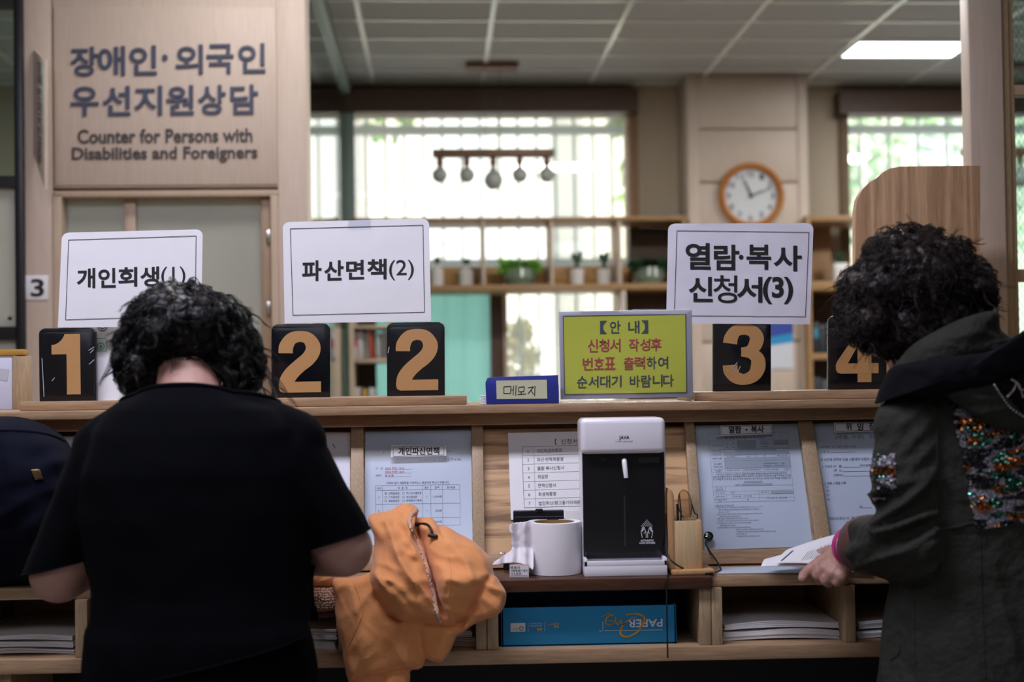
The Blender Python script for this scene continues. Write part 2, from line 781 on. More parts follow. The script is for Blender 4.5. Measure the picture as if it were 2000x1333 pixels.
WALLM = mat('painted_wall', '8f8474', .8, var=.04, scale=8)
WALLB = mat('office_wall', 'b8aa96', .75, var=.04, scale=8)
CEILM = mat('ceiling_tile', 'b6b6b6', .9, var=.05, scale=60, bump=.3, bscale=220)
BARM = mat('white_grid_bar', 'f4f8f6', .22, var=.01)
FLOORM = mat('grey_floor', '9a968f', .5, var=.08, scale=6)
BLACKM = mat('black_metal_frame', '0d0e12', .4, var=.1)
FROST = glass('frosted_glass', (.75, .78, .76), refl=.03, rough=.35, haze=.93, hazec=(.72, .73, .68))
FROST_T = glass('teal_frosted_glass', (.55, .8, .78), refl=.03, rough=.3, haze=.75, hazec=(.60, .92, .88))
PANE = glass('window_glass', (.97, .99, .97), refl=.05, rough=.02, haze=.22, hazec=(.95, .97, .92))
GREENGL = glass('greenish_glass', (.78, .88, .85), refl=.08, rough=.03)

XL, XR, YB = -5.0, 5.5, -3.2
m = MB(); m.box((XL, YB, -.1), (XR, YF + .2, 0)); struct('floor', m, FLOORM)
m = MB(); m.box((XL, YB, ZC), (XR, YF + .2, ZC + .12)); ceil = struct('ceiling', m, CEILM)
# grid bars of the suspended ceiling
gx0 = atr(941, 165, YF).x
t_ = (ZC - CAM.z) / (RMI.to_3x3() @ ray(950, 107)).z
gy0 = (RMI.to_3x3() @ ray(950, 107)).y * t_
m = MB()
for k in range(-7, 8):
    x = gx0 + .6 * k
    if XL < x < XR:
        m.box((x - .012, 1.0, ZC - .008), (x + .012, YF, ZC + .004))
for k in range(-18, 5):
    y = gy0 + .3 * k
    if y < YF:
        m.box((XL, y - .009, ZC - .006), (XR, y + .009, ZC + .004))
struct('trim_1', m, BARM)

WT = .18                                  # wall thickness
w1l, w1r = atr(430, 400, YF).x, atr(1229, 400, YF).x
w2l, w2r = atr(1657, 400, YF).x, atr(2150, 400, YF).x
wtop = atr(950, 219, YF).z
wsill = .55
m = MB()
for (a, b, c, d) in ((XL, w1l, 0, ZC), (w1r, w2l, 0, ZC), (w2r, XR, 0, ZC), (w1l, w1r, wtop, ZC), (w2l, w2r, wtop, ZC),
                     (w1l, w1r, 0, wsill), (w2l, w2r, 0, wsill)):
    m.box((a, YF, c), (b, YF + WT, d))
struct('wall_back', m, WALLB)
m = MB(); m.box((XL - .1, YB, 0), (XL, YF + .2, ZC)); struct('wall_left', m, WALLM)
m = MB(); m.box((XR, YB, 0), (XR + .1, YF + .2, ZC)); struct('wall_right', m, WALLM)
m = MB(); m.box((XL, YB - .1, 0), (XR, YB, ZC)); struct('wall_front', m, WALLM)

# windows: jambs, sill, panes, dark blind boxes above
for i, (a, b) in enumerate(((w1l, w1r), (w2l, w2r))):
    m = MB()
    m.box((a - .05, YF - .03, wsill), (a, YF + .1, wtop)).box((b, YF - .03, wsill), (b + .05, YF + .1, wtop))
    m.box((a - .05, YF - .05, wsill - .04), (b + .05, YF + .1, wsill))
    win = struct('window_%d' % (i + 1), m, wood('window_wood', '6b4a2c', '9a7346', 'Z', ring=.2))
    m = MB(); m.box((a, YF + .08, wsill), (b, YF + .086, wtop)); m.build('pane', PANE, win, room=True)
    if i == 0:
        m = MB()
        for px in (972,):
            rb(m, px - 13, 566, px + 12, 830, YF + .03, .05)
        m.build('sash_frame', DARKWOOD, win, room=True)
        m = MB(); rb(m, 985, 566, 992, 830, YF, .05); m.build('jamb', LAMINATE_D, win, room=True)
        m = MB(); rb(m, 690, 566, 960, 810, YF + .05, .008); m.build('frosted_pane', FROST_T, win, room=True)
    else:
        m = MB(); rb(m, 1646, 222, 1658, 830, YF - .03, .06); m.build('jamb', OAK_Z, win, room=True)
m = MB(); rb(m, 430, 173, 1246, 219, YF - .12, .12)
struct('trim_2', m, DARKWOOD)
m = MB(); rb(m, 1641, 177, 2120, 221, YF - .12, .12)
struct('trim_3', m, DARKWOOD)

# pillar with grooved panels
PY = YF - .28
m = MB()
pz0, pz1 = 0, ZC
pa, pb = atr(1345, 400, PY).x, atr(1580, 400, PY).x
ia, ib = atr(1367, 400, PY).x, atr(1560, 400, PY).x
m.box((pa, PY, 0), (ia, YF, ZC), .004).box((ib, PY, 0), (pb, YF, ZC), .004)
zs = [atr(1460, y, PY).z for y in (252, 356, 462, 566, 668, 772)]
lo = 0
cuts = [ZC] + zs + [0]
for a, b in zip(cuts, cuts[1:]):
    m.box((ia + .001, PY + .006, b + .006), (ib - .001, YF - .02, a - .006), .003)
m.box((ia, PY + .03, 0), (ib, YF - .01, ZC))
struct('pillar', m, LAMINATE)

# glass partition that runs from the sign wall to the window wall
gxp = atr(676, 300, YF - .1).x
m = MB()
m.box((gxp - .045, YF - .10, 0), (gxp + .045, YF - .01, ZC - .07))
m.box((gxp - .03, 4.2, ZC - .075), (gxp + .03, YF - .01, ZC))
struct('trim_4', m, mat('grey_green_metal', '8fa09a', .35, var=.03))
m = MB(); m.box((gxp - .005, 4.2, .1), (gxp + .005, YF - .1, ZC - .075))
struct('wall_glass', m, GREENGL)

# ------------------------------------------------------------------ sign wall on the left
SY = 4.0
m = MB()
def rbox(mb, x0, y0, x1, y1, Y, dep, bevel=.003): return rb(mb, x0, y0, x1, y1, Y, dep, bevel)
zfl = 0.0
def rcol(mb, x0, x1, ytop, Y, dep, bevel=.003):
    xa, xb = atr(x0, 500, Y).x, atr(x1, 500, Y).x
    mb.box((xa, Y, 0), (xb, Y + dep, min(ZC, atr((x0 + x1) / 2, ytop, Y).z)), bevel)
rcol(m, 48, 103, -400, SY, .14)
rcol(m, 544, 601, -400, SY, .14)
xa, xb = atr(103, 200, SY).x, atr(544, 200, SY).x
m.box((xa, SY + .004, atr(320, 366, SY).z), (xb, SY + .14, ZC), .002)
m.box((xa + .005, SY - .002, atr(320, 362, SY).z), (xb - .005, SY + .05, atr(320, 14, SY).z), .004)
wall_sign = struct('wall_sign', m, LAMINATE)
m = MB()
rb(m, 103, 372, 544, 384, SY - .004, .10, .002)
rcol(m, 103, 121, 380, SY - .004, .10, .002)
rcol(m, 529, 544, 380, SY - .004, .10, .002)
d1 = struct('door_1', m, LAMINATE_D)
m = MB(); xa, xb = atr(121, 500, SY).x, atr(529, 500, SY).x
m.box((xa, SY + .05, .03), (xb, SY + .058, atr(320, 384, SY).z)); m.build('frosted_pane', FROST, d1, room=True)
m = MB(); rb(m, 245, 384, 267, 900, SY + .035, .03, .002); m.build('mullion', LAMINATE_D, d1, room=True)
m = MB(); rb(m, 512, 384, 530, 900, SY + .02, .04, .002); m.build('stile', wood('stile_wood', '8a735c', 'a58b70', 'Z', ring=.1), d1, room=True)
for py in (462, 603):
    m = MB(); rb(m, 520, py - 14, 528, py + 14, SY + .012, .01, .002); m.build('hinge', STEEL, d1, room=True)

SIGNPL = Plane(RM @ V((0, SY - .002, 0)), RM.to_3x3() @ V((0, -1, 0)))
NAVY = mat('navy_letters', '3a4056', .5, var=.03)
DARKL = mat('dark_brown_letters', '3b3430', .5, var=.03)
t = thing('wall_lettering', 'large navy Korean raised letters on the pale wood wall above the frosted door', 'lettering', atr(322, 340, SY - .004), room=True)
k = Ink(SIGNPL, .0, slope=-.018)
def row(ink, chars, xs, y0, y1, w, bold, xc, sl):
    for c, x in zip(chars, xs):
        ink.text(c, x - w / 2, y0 + sl * (x - xc), x + w / 2, y1 + sl * (x - xc), bold, 4)
row(k, '장애인외국인', (165, 218, 280, 370, 430, 492), 89, 146, 53, .018, 324, -.02)
k.text('·', 317, 107, 328, 119, .02, 4)
row(k, '우선지원상담', (166, 228, 290, 352, 414, 477), 168, 225, 54, .018, 324, -.012)
k.build('korean_letters', NAVY, t, depth=.006)
k = Ink(SIGNPL, .0, slope=-.010)
k.text('Counter for Persons with', 152, 252, 493, 279, .016, 4)
k.text('Disabilities and Foreigners', 141, 287, 503, 318, .016, 4)
e_ = k.build('english_letters', DARKL, t, depth=.004)
e_['label'] = 'dark brown English lettering under the Korean words'

t = thing('number_tag', 'small white square tag with a black 3 on the wood wall beside the black post', 'sign', atr(72, 585, SY), room=True)
m = MB(); rb(m, 50, 538, 94, 586, SY - .004, .004, .001); m.build('plate', PAPER, t, room=True)
k = Ink(SIGNPL, .0035)
k.text('3', 60, 545, 86, 580, .02, 5); k.build('numeral', INK, t)

t = thing('blade_sign', 'slanted pale wood blade sign with dark vertical lettering, left of the navy letters', 'sign', atr(80, 370, SY), room=True)
pts = [atr(65, 96, SY - .01), atr(87, 118, SY - .09), atr(87, 370, SY - .09), atr(65, 300, SY - .01)]
nrm = (pts[1] - pts[0]).cross(pts[3] - pts[0]).normalized()
m = MB(); m.prism(pts, nrm * .012, .002); m.build('board', LAMINATE, t, room=True)
bpl = Plane(RM @ pts[0], RM.to_3x3() @ nrm)
k = Ink(bpl, .001 if bpl.n.dot(RM.to_3x3() @ nrm) < 0 else .0132, slope=.35)
for c, y in zip('장애인외국인상담', (126, 150, 177, 203, 228, 252, 276, 300)):
    k.text(c, 73, y - 6, 82, y + 18, .02, 2)
k.build('lettering', DARKL, t)

# black framed glass partition at the left edge
m = MB()
rcol(m, 29, 46, -400, SY - .02, .06)
for (a, b) in ((-6, 9), (344, 366), (640, 666)):
    rb(m, -260, a, 30, b, SY - .02, .06)
struct('wall_partition', m, BLACKM)
m = MB()
xa, xb = atr(-260, 300, SY).x, atr(30, 300, SY).x
m.box((xa, SY, .02), (xb, SY + .008, atr(0, 366, SY).z)); 
struct('wall_partition_glass', m, FROST)
m = MB()
m.box((xa, SY, atr(0, 345, SY).z), (xb, SY + .008, ZC))
struct('wall_partition_pane', m, GREENGL)
t = thing('round_bolt', 'small dark round bolt low on the frosted glass left of the black post', 'bolt', atr(20, 626, SY), room=True)
m = MB(); m.lathe(atr(20, 622, SY), [(0, .008), (.005, .008), (.006, .004), (.006, 0)], 20, (0, -1, 0)); m.build('head', BLACKM, t, room=True)

# column and wired-glass panels on the right
CYY = 3.05
m = MB()
xa, xb = at(1897, 300, CYY).x, at(1962, 300, CYY).x
m.box((xa, CYY, 0), (xb, CYY + .055, ZC), .002)
struct('column', m, LAMINATE, room=False)
m = MB()
xc_ = at(1972, 300, CYY + .02).x
xd = at(1984, 300, CYY + .02).x
m.box((xb, CYY + .012, 0), (xc_, CYY + .05, ZC), .001)
m.box((xc_, CYY + .02, 0), (xd, CYY + .05, ZC), .001)
for (a, b) in ((166, 186), (526, 550), (880, 905)):
    za, zb = at(1990, b, CYY + .02).z, at(1990, a, CYY + .02).z
    m.box((xd, CYY + .02, za), (xd + .5, CYY + .05, zb), .001)
w3 = struct('window_3', m, OAK_Z, room=False)
m = MB(); m.box((xd, CYY + .033, 1.0), (xd + .5, CYY + .037, ZC)); m.build('wired_pane', GREENGL, w3)
m = MB()
for k_ in range(-24, 90):
    z = .9 + k_ * .024
    for s_ in (1, -1):
        p0 = V((xd, CYY + .035, z)); p1 = V((xd + .5, CYY + .035, z + s_ * .85))
        m.tube([p0, p1], .00035, 4, False)
m.build('wire_mesh', INK_G, w3)

# ------------------------------------------------------------------ ceiling lights
GLOW = glow('lit_diffuser', 'f6fbff', 7.0)
def ceiling_light(x0, y0, label, power):
    t = thing('ceiling_light', label, 'ceiling light', (x0 + .3, y0 + .15, ZC - .012), group='office ceiling lights' if power else None, room=True)
    m = MB()
    for a, b in (((x0, y0), (x0 + .6, y0 + .014)), ((x0, y0 + .286), (x0 + .6, y0 + .3)), ((x0, y0), (x0 + .014, y0 + .3)), ((x0 + .586, y0), (x0 + .6, y0 + .3))):
        m.box((a[0], a[1], ZC - .014), (b[0], b[1], ZC))
    m.build('frame', BARM, t, room=True)
    m = MB(); m.box((x0 + .012, y0 + .012, ZC - .011), (x0 + .588, y0 + .288, ZC - .002)); m.build('diffuser', GLOW, t, room=True)
    return t
kx = gx0 + 3 * .6
d_ = RMI.to_3x3() @ ray(1740, 109)
yl = d_.y * (ZC - CAM.z) / d_.z
yl = gy0 + .3 * round((yl - gy0) / .3) - .3
ceiling_light(kx + .012, yl, 'lit white rectangular ceiling panel above the window at upper right', 0)

# ================================================================== OUTSIDE
GROUND = mat('pale_paving', 'c8c2b6', .9, var=.1, scale=2)
m = MB(); m.box((-12, YF + .3, -.4), (14, YF + 18, -.3)); struct('ground', m, GROUND)
def facade(name, label, x0, x1, y, h, c1, c2):
    t = thing(name, label, 'building', ((x0 + x1) / 2, y, -.3), room=True)
    m = MB(); m.box((x0, y, -.3), (x1, y + 3, h)); m.build('wall', mat('render_' + label[:4], c1, .9, var=.04, scale=3), t, room=True)
    n = int((x1 - x0) / .9)
    for i in range(n):
        a = x0 + .1 + i * .9
        if i % 2:
            m = MB(); m.box((a, y - .04, -.3), (a + .7, y + .01, h - .3), .01); m.build('facade_panel', mat('panel', c2, .9, var=.03), t, room=True)
    return t
facade('building', 'peach rendered building seen through the left part of the big window', -6.0, -1.15, YF + 6, 7.5, 'dca880', 'f2e0c8')
facade('building', 'white rendered building seen through the middle of the big window', -1.1, 1.3, YF + 7, 7.5, 'ece6da', 'e6e6e2')
facade('building', 'cream building seen through the right part of the big window', 1.35, 9.0, YF + 8.5, 6.0, 'e6dcc6', 'd8dcd2')

LEAF = mat('sunlit_leaves', '6d9a3c', .6, var=.35, scale=3)
LEAF_Y = mat('yellow_leaves', 'c2b23c', .6, var=.3, scale=3)
BARK = mat('tree_bark', '5b4a38', .9, var=.2)
def tree(name, label, x, y, h, crown, n, leafm, group=None, ls=.09):
    t = thing(name, label, 'tree' if 'tree' in name else 'bush', (x, y, -.3), group, room=True)
    m = MB(); m.tube([V((x, y, -.3)), V((x + .05, y, h * .4)), V((x, y + .05, h * .75))], [.09 * h / 4, .06 * h / 4, .02], 8)
    m.build('trunk', BARK, t, room=True)
    rnd = random.Random(hash(label) % 1000 if False else len(label))
    vs, fs = [], []
    for i in range(n):
        c, r = crown[rnd.randrange(len(crown))]
        u = V((rnd.gauss(0, 1), rnd.gauss(0, 1), rnd.gauss(0, 1))).normalized() * r * rnd.random() ** .4
        p = V(c) + u
        a = V((rnd.gauss(0, 1), rnd.gauss(0, 1), rnd.gauss(0, 1))).normalized()
        b = a.orthogonal().normalized()
        L = ls * (.7 + .6 * rnd.random())
        k = len(vs)
        vs += [p - a * L, p + b * L * .45, p + a * L, p - b * L * .45]
        fs.append((k, k + 1, k + 2, k + 3))
    me = bpy.data.meshes.new('crown'); me.from_pydata([tuple(RM @ v) for v in vs], [], fs)
    link_mesh('crown', me, leafm, t)
    return t
def pw(px, py, Y): return atr(px, py, Y)
a = pw(720, 225, YF + 3.5); tree('tree', 'leafy green tree beyond the upper left corner of the big window', a.x, a.y, 3.2, [((a.x, a.y, a.z + .35), .6), ((a.x - .5, a.y, a.z + .6), .6), ((a.x + .4, a.y, a.z + .75), .5)], 900, LEAF)
a = pw(1225, 250, YF + 2.5); tree('tree', 'leafy green tree beyond the upper right corner of the big window', a.x + .1, a.y, 3.2, [((a.x + .15, a.y, a.z + .25), .4), ((a.x + .2, a.y, a.z - .4), .28), ((a.x + .1, a.y, a.z + .9), .5)], 700, LEAF)
for i, (px, py, yy) in enumerate(((1730, 290, 4.0), (2010, 330, 5.6))):
    a = pw(px, py, YF + yy)
    tree('tree', ('bushy pale green tree filling the right window', 'green tree seen through the wired glass at the right edge')[i], a.x, a.y, 3, [((a.x, a.y, a.z), .8), ((a.x + .5, a.y, a.z + .7), .6), ((a.x - .4, a.y, a.z - .5), .6)], 900, mat('pale_leaves', '9cc08a', .6, var=.3, scale=3))
a = pw(1015, 700, YF + 1.2); tree('garden_bush', 'yellow leaved bush outside the window behind the blue memo box', a.x, a.y, 1.2, [((a.x, a.y, a.z), .16), ((a.x + .02, a.y, a.z - .25), .2), ((a.x, a.y, a.z + .15), .1)], 300, LEAF_Y, ls=.05)

GRILLE = mat('blue_grey_metal', '86a2a4', .5, var=.04)
def grille(label, x0, x1, px0, step, rails):
    t = thing('window_grille', label, 'window bars', ((x0 + x1) / 2, YF + .3, wsill), room=True)
    x = px0
    while x < x1:
        if x > x0:
            m = MB(); m.box((x - .008, YF + .30, wsill), (x + .008, YF + .312, wtop + .1)); m.build('bar', GRILLE, t, room=True)
        x += step
    for (a, b) in rails:
        m = MB(); m.box((x0, YF + .28, b), (x1, YF + .33, a)); m.build('rail', GRILLE, t, room=True)
st = atr(900, 300, YF + .3).x - atr(863, 300, YF + .3).x
zr = [(atr(950, a, YF + .3).z, atr(950, b, YF + .3).z) for a, b in ((247, 263), (507, 524))]
grille('pale blue-grey security bars outside the big window', w1l, w1r + .1, atr(715, 300, YF + .3).x - 12 * st, st, zr)
grille('pale blue-grey security bars outside the right window', w2l - .1, w2r, atr(1680, 300, YF + .3).x, st * 1.6, [zr[0]])

# ================================================================== OFFICE FURNITURE BY THE WINDOW
SHY = YF - .36                           # front of the window shelving
SHELF = wood('shelf_wood', '80603f', 'b58f63', 'X', ring=.2)
SHELF_SHADE = wood('shelf_shade_wood', '3a2a1e', '5a4330', 'X', ring=.2)  # darker copy of the shelf wood, recess shade put into its colour
zb_top = atr(1000, 556, SHY).z           # top of the middle board

t = thing('window_shelf', 'light wood open shelving standing across the big window, with plants on its middle board', 'shelf', (atr(1000, 760, SHY).x, SHY, 0), room=True)
m = MB(); rb(m, 688, 424, 1344, 432, SHY, .30, .003); m.build('shelf_board', SHELF, t, room=True)
m = MB(); rb(m, 688, 556, 1344, 568, SHY, .30, .003); m.build('shelf_board', SHELF, t, room=True)
for (a, b) in ((941, 948), (1075, 1081), (1207, 1214)):
    m = MB(); rb(m, a, 432, b, 556, SHY, .28, .002); m.build('divider', LAMINATE, t, room=True)
m = MB(); rb(m, 690, 521, 1344, 556, SHY + .26, .02, .002); m.build('back_lip', wood('lip_wood', '9a7136', 'c0945a', 'X', ring=.2), t, room=True)
zfloor = 0
def post(px0, px1, y0, matx, Y=SHY, dep=.28, name='upright'):
    m = MB(); xa, xb = atr(px0, 600, Y).x, atr(px1, 600, Y).x
    m.box((xa, Y, 0), (xb, Y + dep, atr((px0 + px1) / 2, y0, Y).z), .002); m.build(name, matx, t, room=True)
post(1214, 1223, 568, LAMINATE)
post(1336, 1344, 424, SHELF)
post(688, 696, 424, SHELF)
m = MB(); xa, xb = atr(1223, 600, SHY).x, atr(1337, 600, SHY).x
m.box((xa, SHY + .27, 0), (xb, SHY + .28, zb_top - .03)); m.build('back_panel', SHELF_SHADE, t, room=True)
m = MB(); xa = atr(1246, 500, SHY).x
m.box((xa, SHY + .28, zb_top), (xb, SHY + .29, atr(1290, 432, SHY).z)); m.build('back_panel', SHELF_SHADE, t, room=True)  # backing for the shadowed recess, its shade carried by the wood tone

# shelving right of the pillar
t = thing('wall_shelf', 'light wood shelving between the pillar and the tall oak screen', 'shelf', (atr(1630, 760, SHY).x, SHY, 0), room=True)
for (a, b) in ((421, 432), (549, 567), (690, 702)):
    m = MB(); rb(m, 1584, a, 1720, b, SHY, .30, .003); m.build('shelf_board', SHELF, t, room=True)
post(1578, 1586, 421, SHELF); post(1716, 1724, 421, SHELF)
m = MB(); xa, xb = atr(1586, 600, SHY).x, atr(1657, 600, SHY).x
m.box((xa, SHY + .28, atr(1620, 567, SHY).z), (xb, SHY + .29, atr(1620, 432, SHY).z)); m.build('back_panel', SHELF, t, room=True)
m = MB(); xb = atr(1716, 600, SHY).x
m.box((xa, SHY + .28, 0), (xb, SHY + .29, atr(1620, 567, SHY).z)); m.build('back_panel', SHELF_SHADE, t, room=True)

# bookcase with binders under the window, seen between the plates of counter 2
BKY = YF - 1.2
t = thing('bookcase', 'wood bookcase of white binders seen between the two number 2 plates', 'bookcase', (atr(705, 760, BKY).x, BKY, 0), room=True)
post(640, 664, 640, LAMINATE_D, BKY, .3); post(680, 690, 600, LAMINATE_D, BKY, .3); post(757, 762, 600, LAMINATE_D, BKY, .3)
for (a, b) in ((636, 642), (701, 709), (790, 797)):
    m = MB(); rb(m, 690, a, 757, b, BKY, .3, .002); m.build('shelf_board', LAMINATE_D, t, room=True)
m = MB(); xa, xb = atr(690, 600, BKY).x, atr(728, 600, BKY).x
m.box((xa, BKY + .28, 0), (xb, BKY + .29, atr(700, 601, BKY).z)); m.build('back_panel', SHELF_SHADE, t, room=True)
def binder(px0, px1, y0, y1, Y, col, lab, label, group, tilt=0, dep=.22):
    t = thing('binder', label, 'binder', atr((px0 + px1) / 2, y1, Y), group, room=True)
    m = MB(); rb(m, px0, y0, px1, y1, Y, dep, .003)
    o = m.build('cover', mat('binder_cover', col, .5), t, room=True)
    if lab:
        m = MB(); rb(m, px0 + 1.5, y0 + 12, px1 - 1.5, y0 + 30, Y - .002, .003); m.build('spine_label', mat('label', lab, .6), t, room=True)
    t.rotation_euler = (0, tilt, 0)
G = 'binders in the bookcase behind counter two'
binder(691, 699, 648, 701, BKY + .04, 'bdb8b4', 'b03058', 'white binder with a magenta spine label at the left end of the bookcase shelf', G)
binder(700, 708, 646, 701, BKY + .04, 'c9c6c3', None, 'plain pale binder standing right of the magenta labelled binder', G)
binder(709, 716, 650, 701, BKY + .05, 'a9a6a4', None, 'grey binder between the pale binder and the red binder', G)
binder(717, 722, 642, 701, BKY + .04, 'd0cecc', None, 'narrow white binder touching the leaning red binder', G)
binder(724, 732, 640, 701, BKY + .03, 'b2472e', None, 'red binder leaning among white binders between the number 2 plates', G, tilt=-.10)
binder(736, 744, 650, 701, BKY + .04, 'c4c2c0', None, 'white binder right of the red one', G)
binder(746, 755, 648, 701, BKY + .04, 'b4b2b0', None, 'greyish binder at the right end of the bookcase shelf', G)
G = 'binders on the bottom shelf of the bookcase'
binder(692, 704, 757, 790, BKY + .04, 'b9b6b2', None, 'grey binder at the left of the lowest visible bookcase shelf', G)
binder(708, 716, 760, 790, BKY + .04, 'c2a04a', None, 'yellow folder on the lowest visible bookcase shelf', G)
binder(720, 732, 758, 790, BKY + .04, 'c8c8c6', None, 'white binder right of the yellow folder on the lowest shelf', G)
G = 'binders on the teal side of the glass partition'
binder(647, 654, 650, 700, BKY - .06, 'b0aeac', 'a83a5c', 'pale binder with a pink label behind the first number 2 plate', G)
G = 'dark files on the shelves right of the pillar'
for i, (a, b, y0, y1, c, lb) in enumerate(((1588, 1600, 630, 690, '2c2f35', 'dark file with a blue band, nearest the pillar on the upper file shelf'),
                                       (1602, 1612, 634, 690, '34373c', 'second dark file from the pillar on the upper file shelf'),
                                       (1614, 1626, 632, 690, '2a2c31', 'third dark file from the pillar on the upper file shelf'),
                                       (1588, 1604, 738, 790, '3a3b42', 'dark file at the pillar end of the lower file shelf'),
                                       (1606, 1620, 742, 790, '4a4c55', 'greyish file second from the pillar on the lower file shelf'))):
    binder(a, b, y0, y1, SHY + .06, c, '3f88a8' if i == 0 else None, lb, G)

# ---- plants and vases on the middle board
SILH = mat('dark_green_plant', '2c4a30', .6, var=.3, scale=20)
GREEN = mat('fresh_green_leaves', '79b53e', .5, var=.3, scale=20)
POT = mat('white_ceramic', 'd9d6d2', .35, var=.02)
def base(px, y=556, dy=.12): 
    p = atr(px, y, SHY); q = atr(px, y, SHY + dy); return V((q.x, q.y, p.z))
S_ = 2450 / SHY                          # px per metre at the shelf
def vase(px, h, w, label, tall):
    b = base(px); t = thing('bud_vase', label, 'vase', b, 'white bottle vases on the window shelf', room=True)
    r, H = w / 2 / S_, h / S_
    m = MB(); m.lathe(b, [(0, 0), (r, 0), (r, H * .7), (r * .75, H * .8), (r * .35, H * .88), (r * .35, H), (r * .25, H), (r * .25, H * .9), (0, H * .88)], 28)
    m.build('bottle', POT, t, room=True)
    m = MB(); m.tube([b + V((0, 0, H * .9)), b + V((.004, 0, H * 1.15))], .006, 8)
    for i in range(9):
        a = i * 2.4
        p = b + V((0, 0, H * (1.02 + .025 * i)))
        q = p + V((.025 * math.cos(a), .025 * math.sin(a), .012))
        m.tube([p, (p + q) / 2 + V((0, 0, .004)), q], [.003, .007, .001], 6)
    if tall:
        m.tube([b + V((0, 0, H)), b + V((.01, 0, H * 1.6)), b + V((.025, 0, H * 2.0))], [.002, .0015, .001], 5)
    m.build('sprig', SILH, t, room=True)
vase(854, 44, 26, 'white bottle vase with a tall thin stem, beside the counter 2 sign', True)
vase(911, 42, 27, 'white bottle vase with a dark sprig, right of the tall stemmed vase', False)
def bowl_plant(px, w, h, label, leafm, n, spread):
    b = base(px); t = thing('glass_bowl_plant', label, 'potted plant', b, room=True)
    r, H = w / 2 / S_, h / S_
    m = MB(); m.lathe(b, [(0, 0), (r * .75, 0), (r, H * .5), (r * .9, H), (r * .86, H), (r * .95, H * .5), (r * .7, .006), (0, .006)], 32)
    m.build('glass_bowl', glass('bowl_glass', (.85, .93, .9), refl=.03, rough=.2, haze=.45, hazec=(.6, .68, .55)), t, room=True)
    m = MB(); m.lathe(b + V((0, 0, .008)), [(0, 0), (r * .7, 0), (r * .9, H * .45), (0, H * .5)], 24); m.build('pebbles', mat('pebbles', '8f8f80', .8, var=.4, scale=120, bump=1), t, room=True)
    rnd = random.Random(px); vs, fs = [], []
    for i in range(n):
        a = rnd.random() * 6.283; rr = spread * r * math.sqrt(rnd.random())
        p = b + V((rr * math.cos(a), rr * math.sin(a) * .7, H * (.75 + .75 * rnd.random())))
        u = V((math.cos(a), math.sin(a), rnd.uniform(-.3, .6))).normalized(); w_ = u.orthogonal().normalized(); L = .022 * (.6 + rnd.random())
        k = len(vs); vs += [p - u * L, p + w_ * L * .5 + V((0, 0, .004)), p + u * L, p - w_ * L * .5 + V((0, 0, .004))]; fs.append((k, k + 1, k + 2, k + 3))
    me = bpy.data.meshes.new('l'); me.from_pydata([tuple(RM @ v) for v in vs], [], fs); link_mesh('foliage', me, leafm, t)
bowl_plant(1016, 68, 34, 'glass bowl of bright green leaves in the middle of the window shelf', GREEN, 260, 1.15)
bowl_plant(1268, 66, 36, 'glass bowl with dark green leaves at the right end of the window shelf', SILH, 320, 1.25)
def cactus(px, label):
    b = base(px, 554); t = thing('potted_cactus', label, 'potted plant', b, 'potted cacti on the window shelf', room=True)
    r, H = 15 / S_, 32 / S_
    m = MB(); m.lathe(b, [(0, 0), (r * .85, 0), (r, H), (r * .9, H), (r * .8, H * .85), (0, H * .85)], 28); m.build('pot', POT, t, room=True)
    m = MB(); c = b + V((0, 0, H * .8)); m.cap(c, .012, c + V((0, 0, .05)), .011, 12)
    m.ell(c + V((.004, 0, .075)), (.024, .012, .026)); m.ell(c + V((-.018, 0, .088)), (.012, .008, .018)); m.ell(c + V((.02, 0, .098)), (.012, .008, .02))
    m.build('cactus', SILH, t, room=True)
cactus(1127, 'white pot with a dark green cactus, left of its twin on the window shelf')
cactus(1180, 'white pot with a dark green cactus, nearer the divider on the window shelf')
b = base(1640, 549); t = thing('potted_succulent', 'small white square pot with a green plant on the shelf right of the pillar', 'potted plant', b, room=True)
m = MB(); m.box(b + V((-.04, -.04, 0)), b + V((.04, .04, .105)), .006); m.build('pot', POT, t, room=True)
m = MB()
for i in range(26):
    a = i * 2.4; p = b + V((0, 0, .1)); q = p + V((.03 * math.cos(a), .03 * math.sin(a), .03 + .02 * (i % 3))); m.tube([p, q], [.006, .002], 6)
m.build('leaves', SILH, t, room=True)

# poster on the pillar
PL = PY + .003
t = thing('poster', 'blue and white poster on the pillar right of the number 3 plate', 'poster', atr(1530, 722, PL), room=True)
m = MB(); rb(m, 1478, 610, 1549, 721, PL - .003, .003); m.build('sheet', mat('poster_white', 'c9ccd6', .4), t, room=True)
ppl = Plane(RM @ V((0, PL - .003, 0)), RM.to_3x3() @ V((0, -1, 0)))
k = Ink(ppl, .001); k.poly([(1478, 610), (1549, 610), (1549, 651), (1478, 664)]); k.build('blue_band', mat('poster_blue', '3a4a9a', .4), t)
k = Ink(ppl, .001); k.poly([(1478, 664), (1549, 651), (1549, 668), (1478, 680)]); k.build('cyan_band', mat('poster_cyan', '2d8fc4', .4), t)

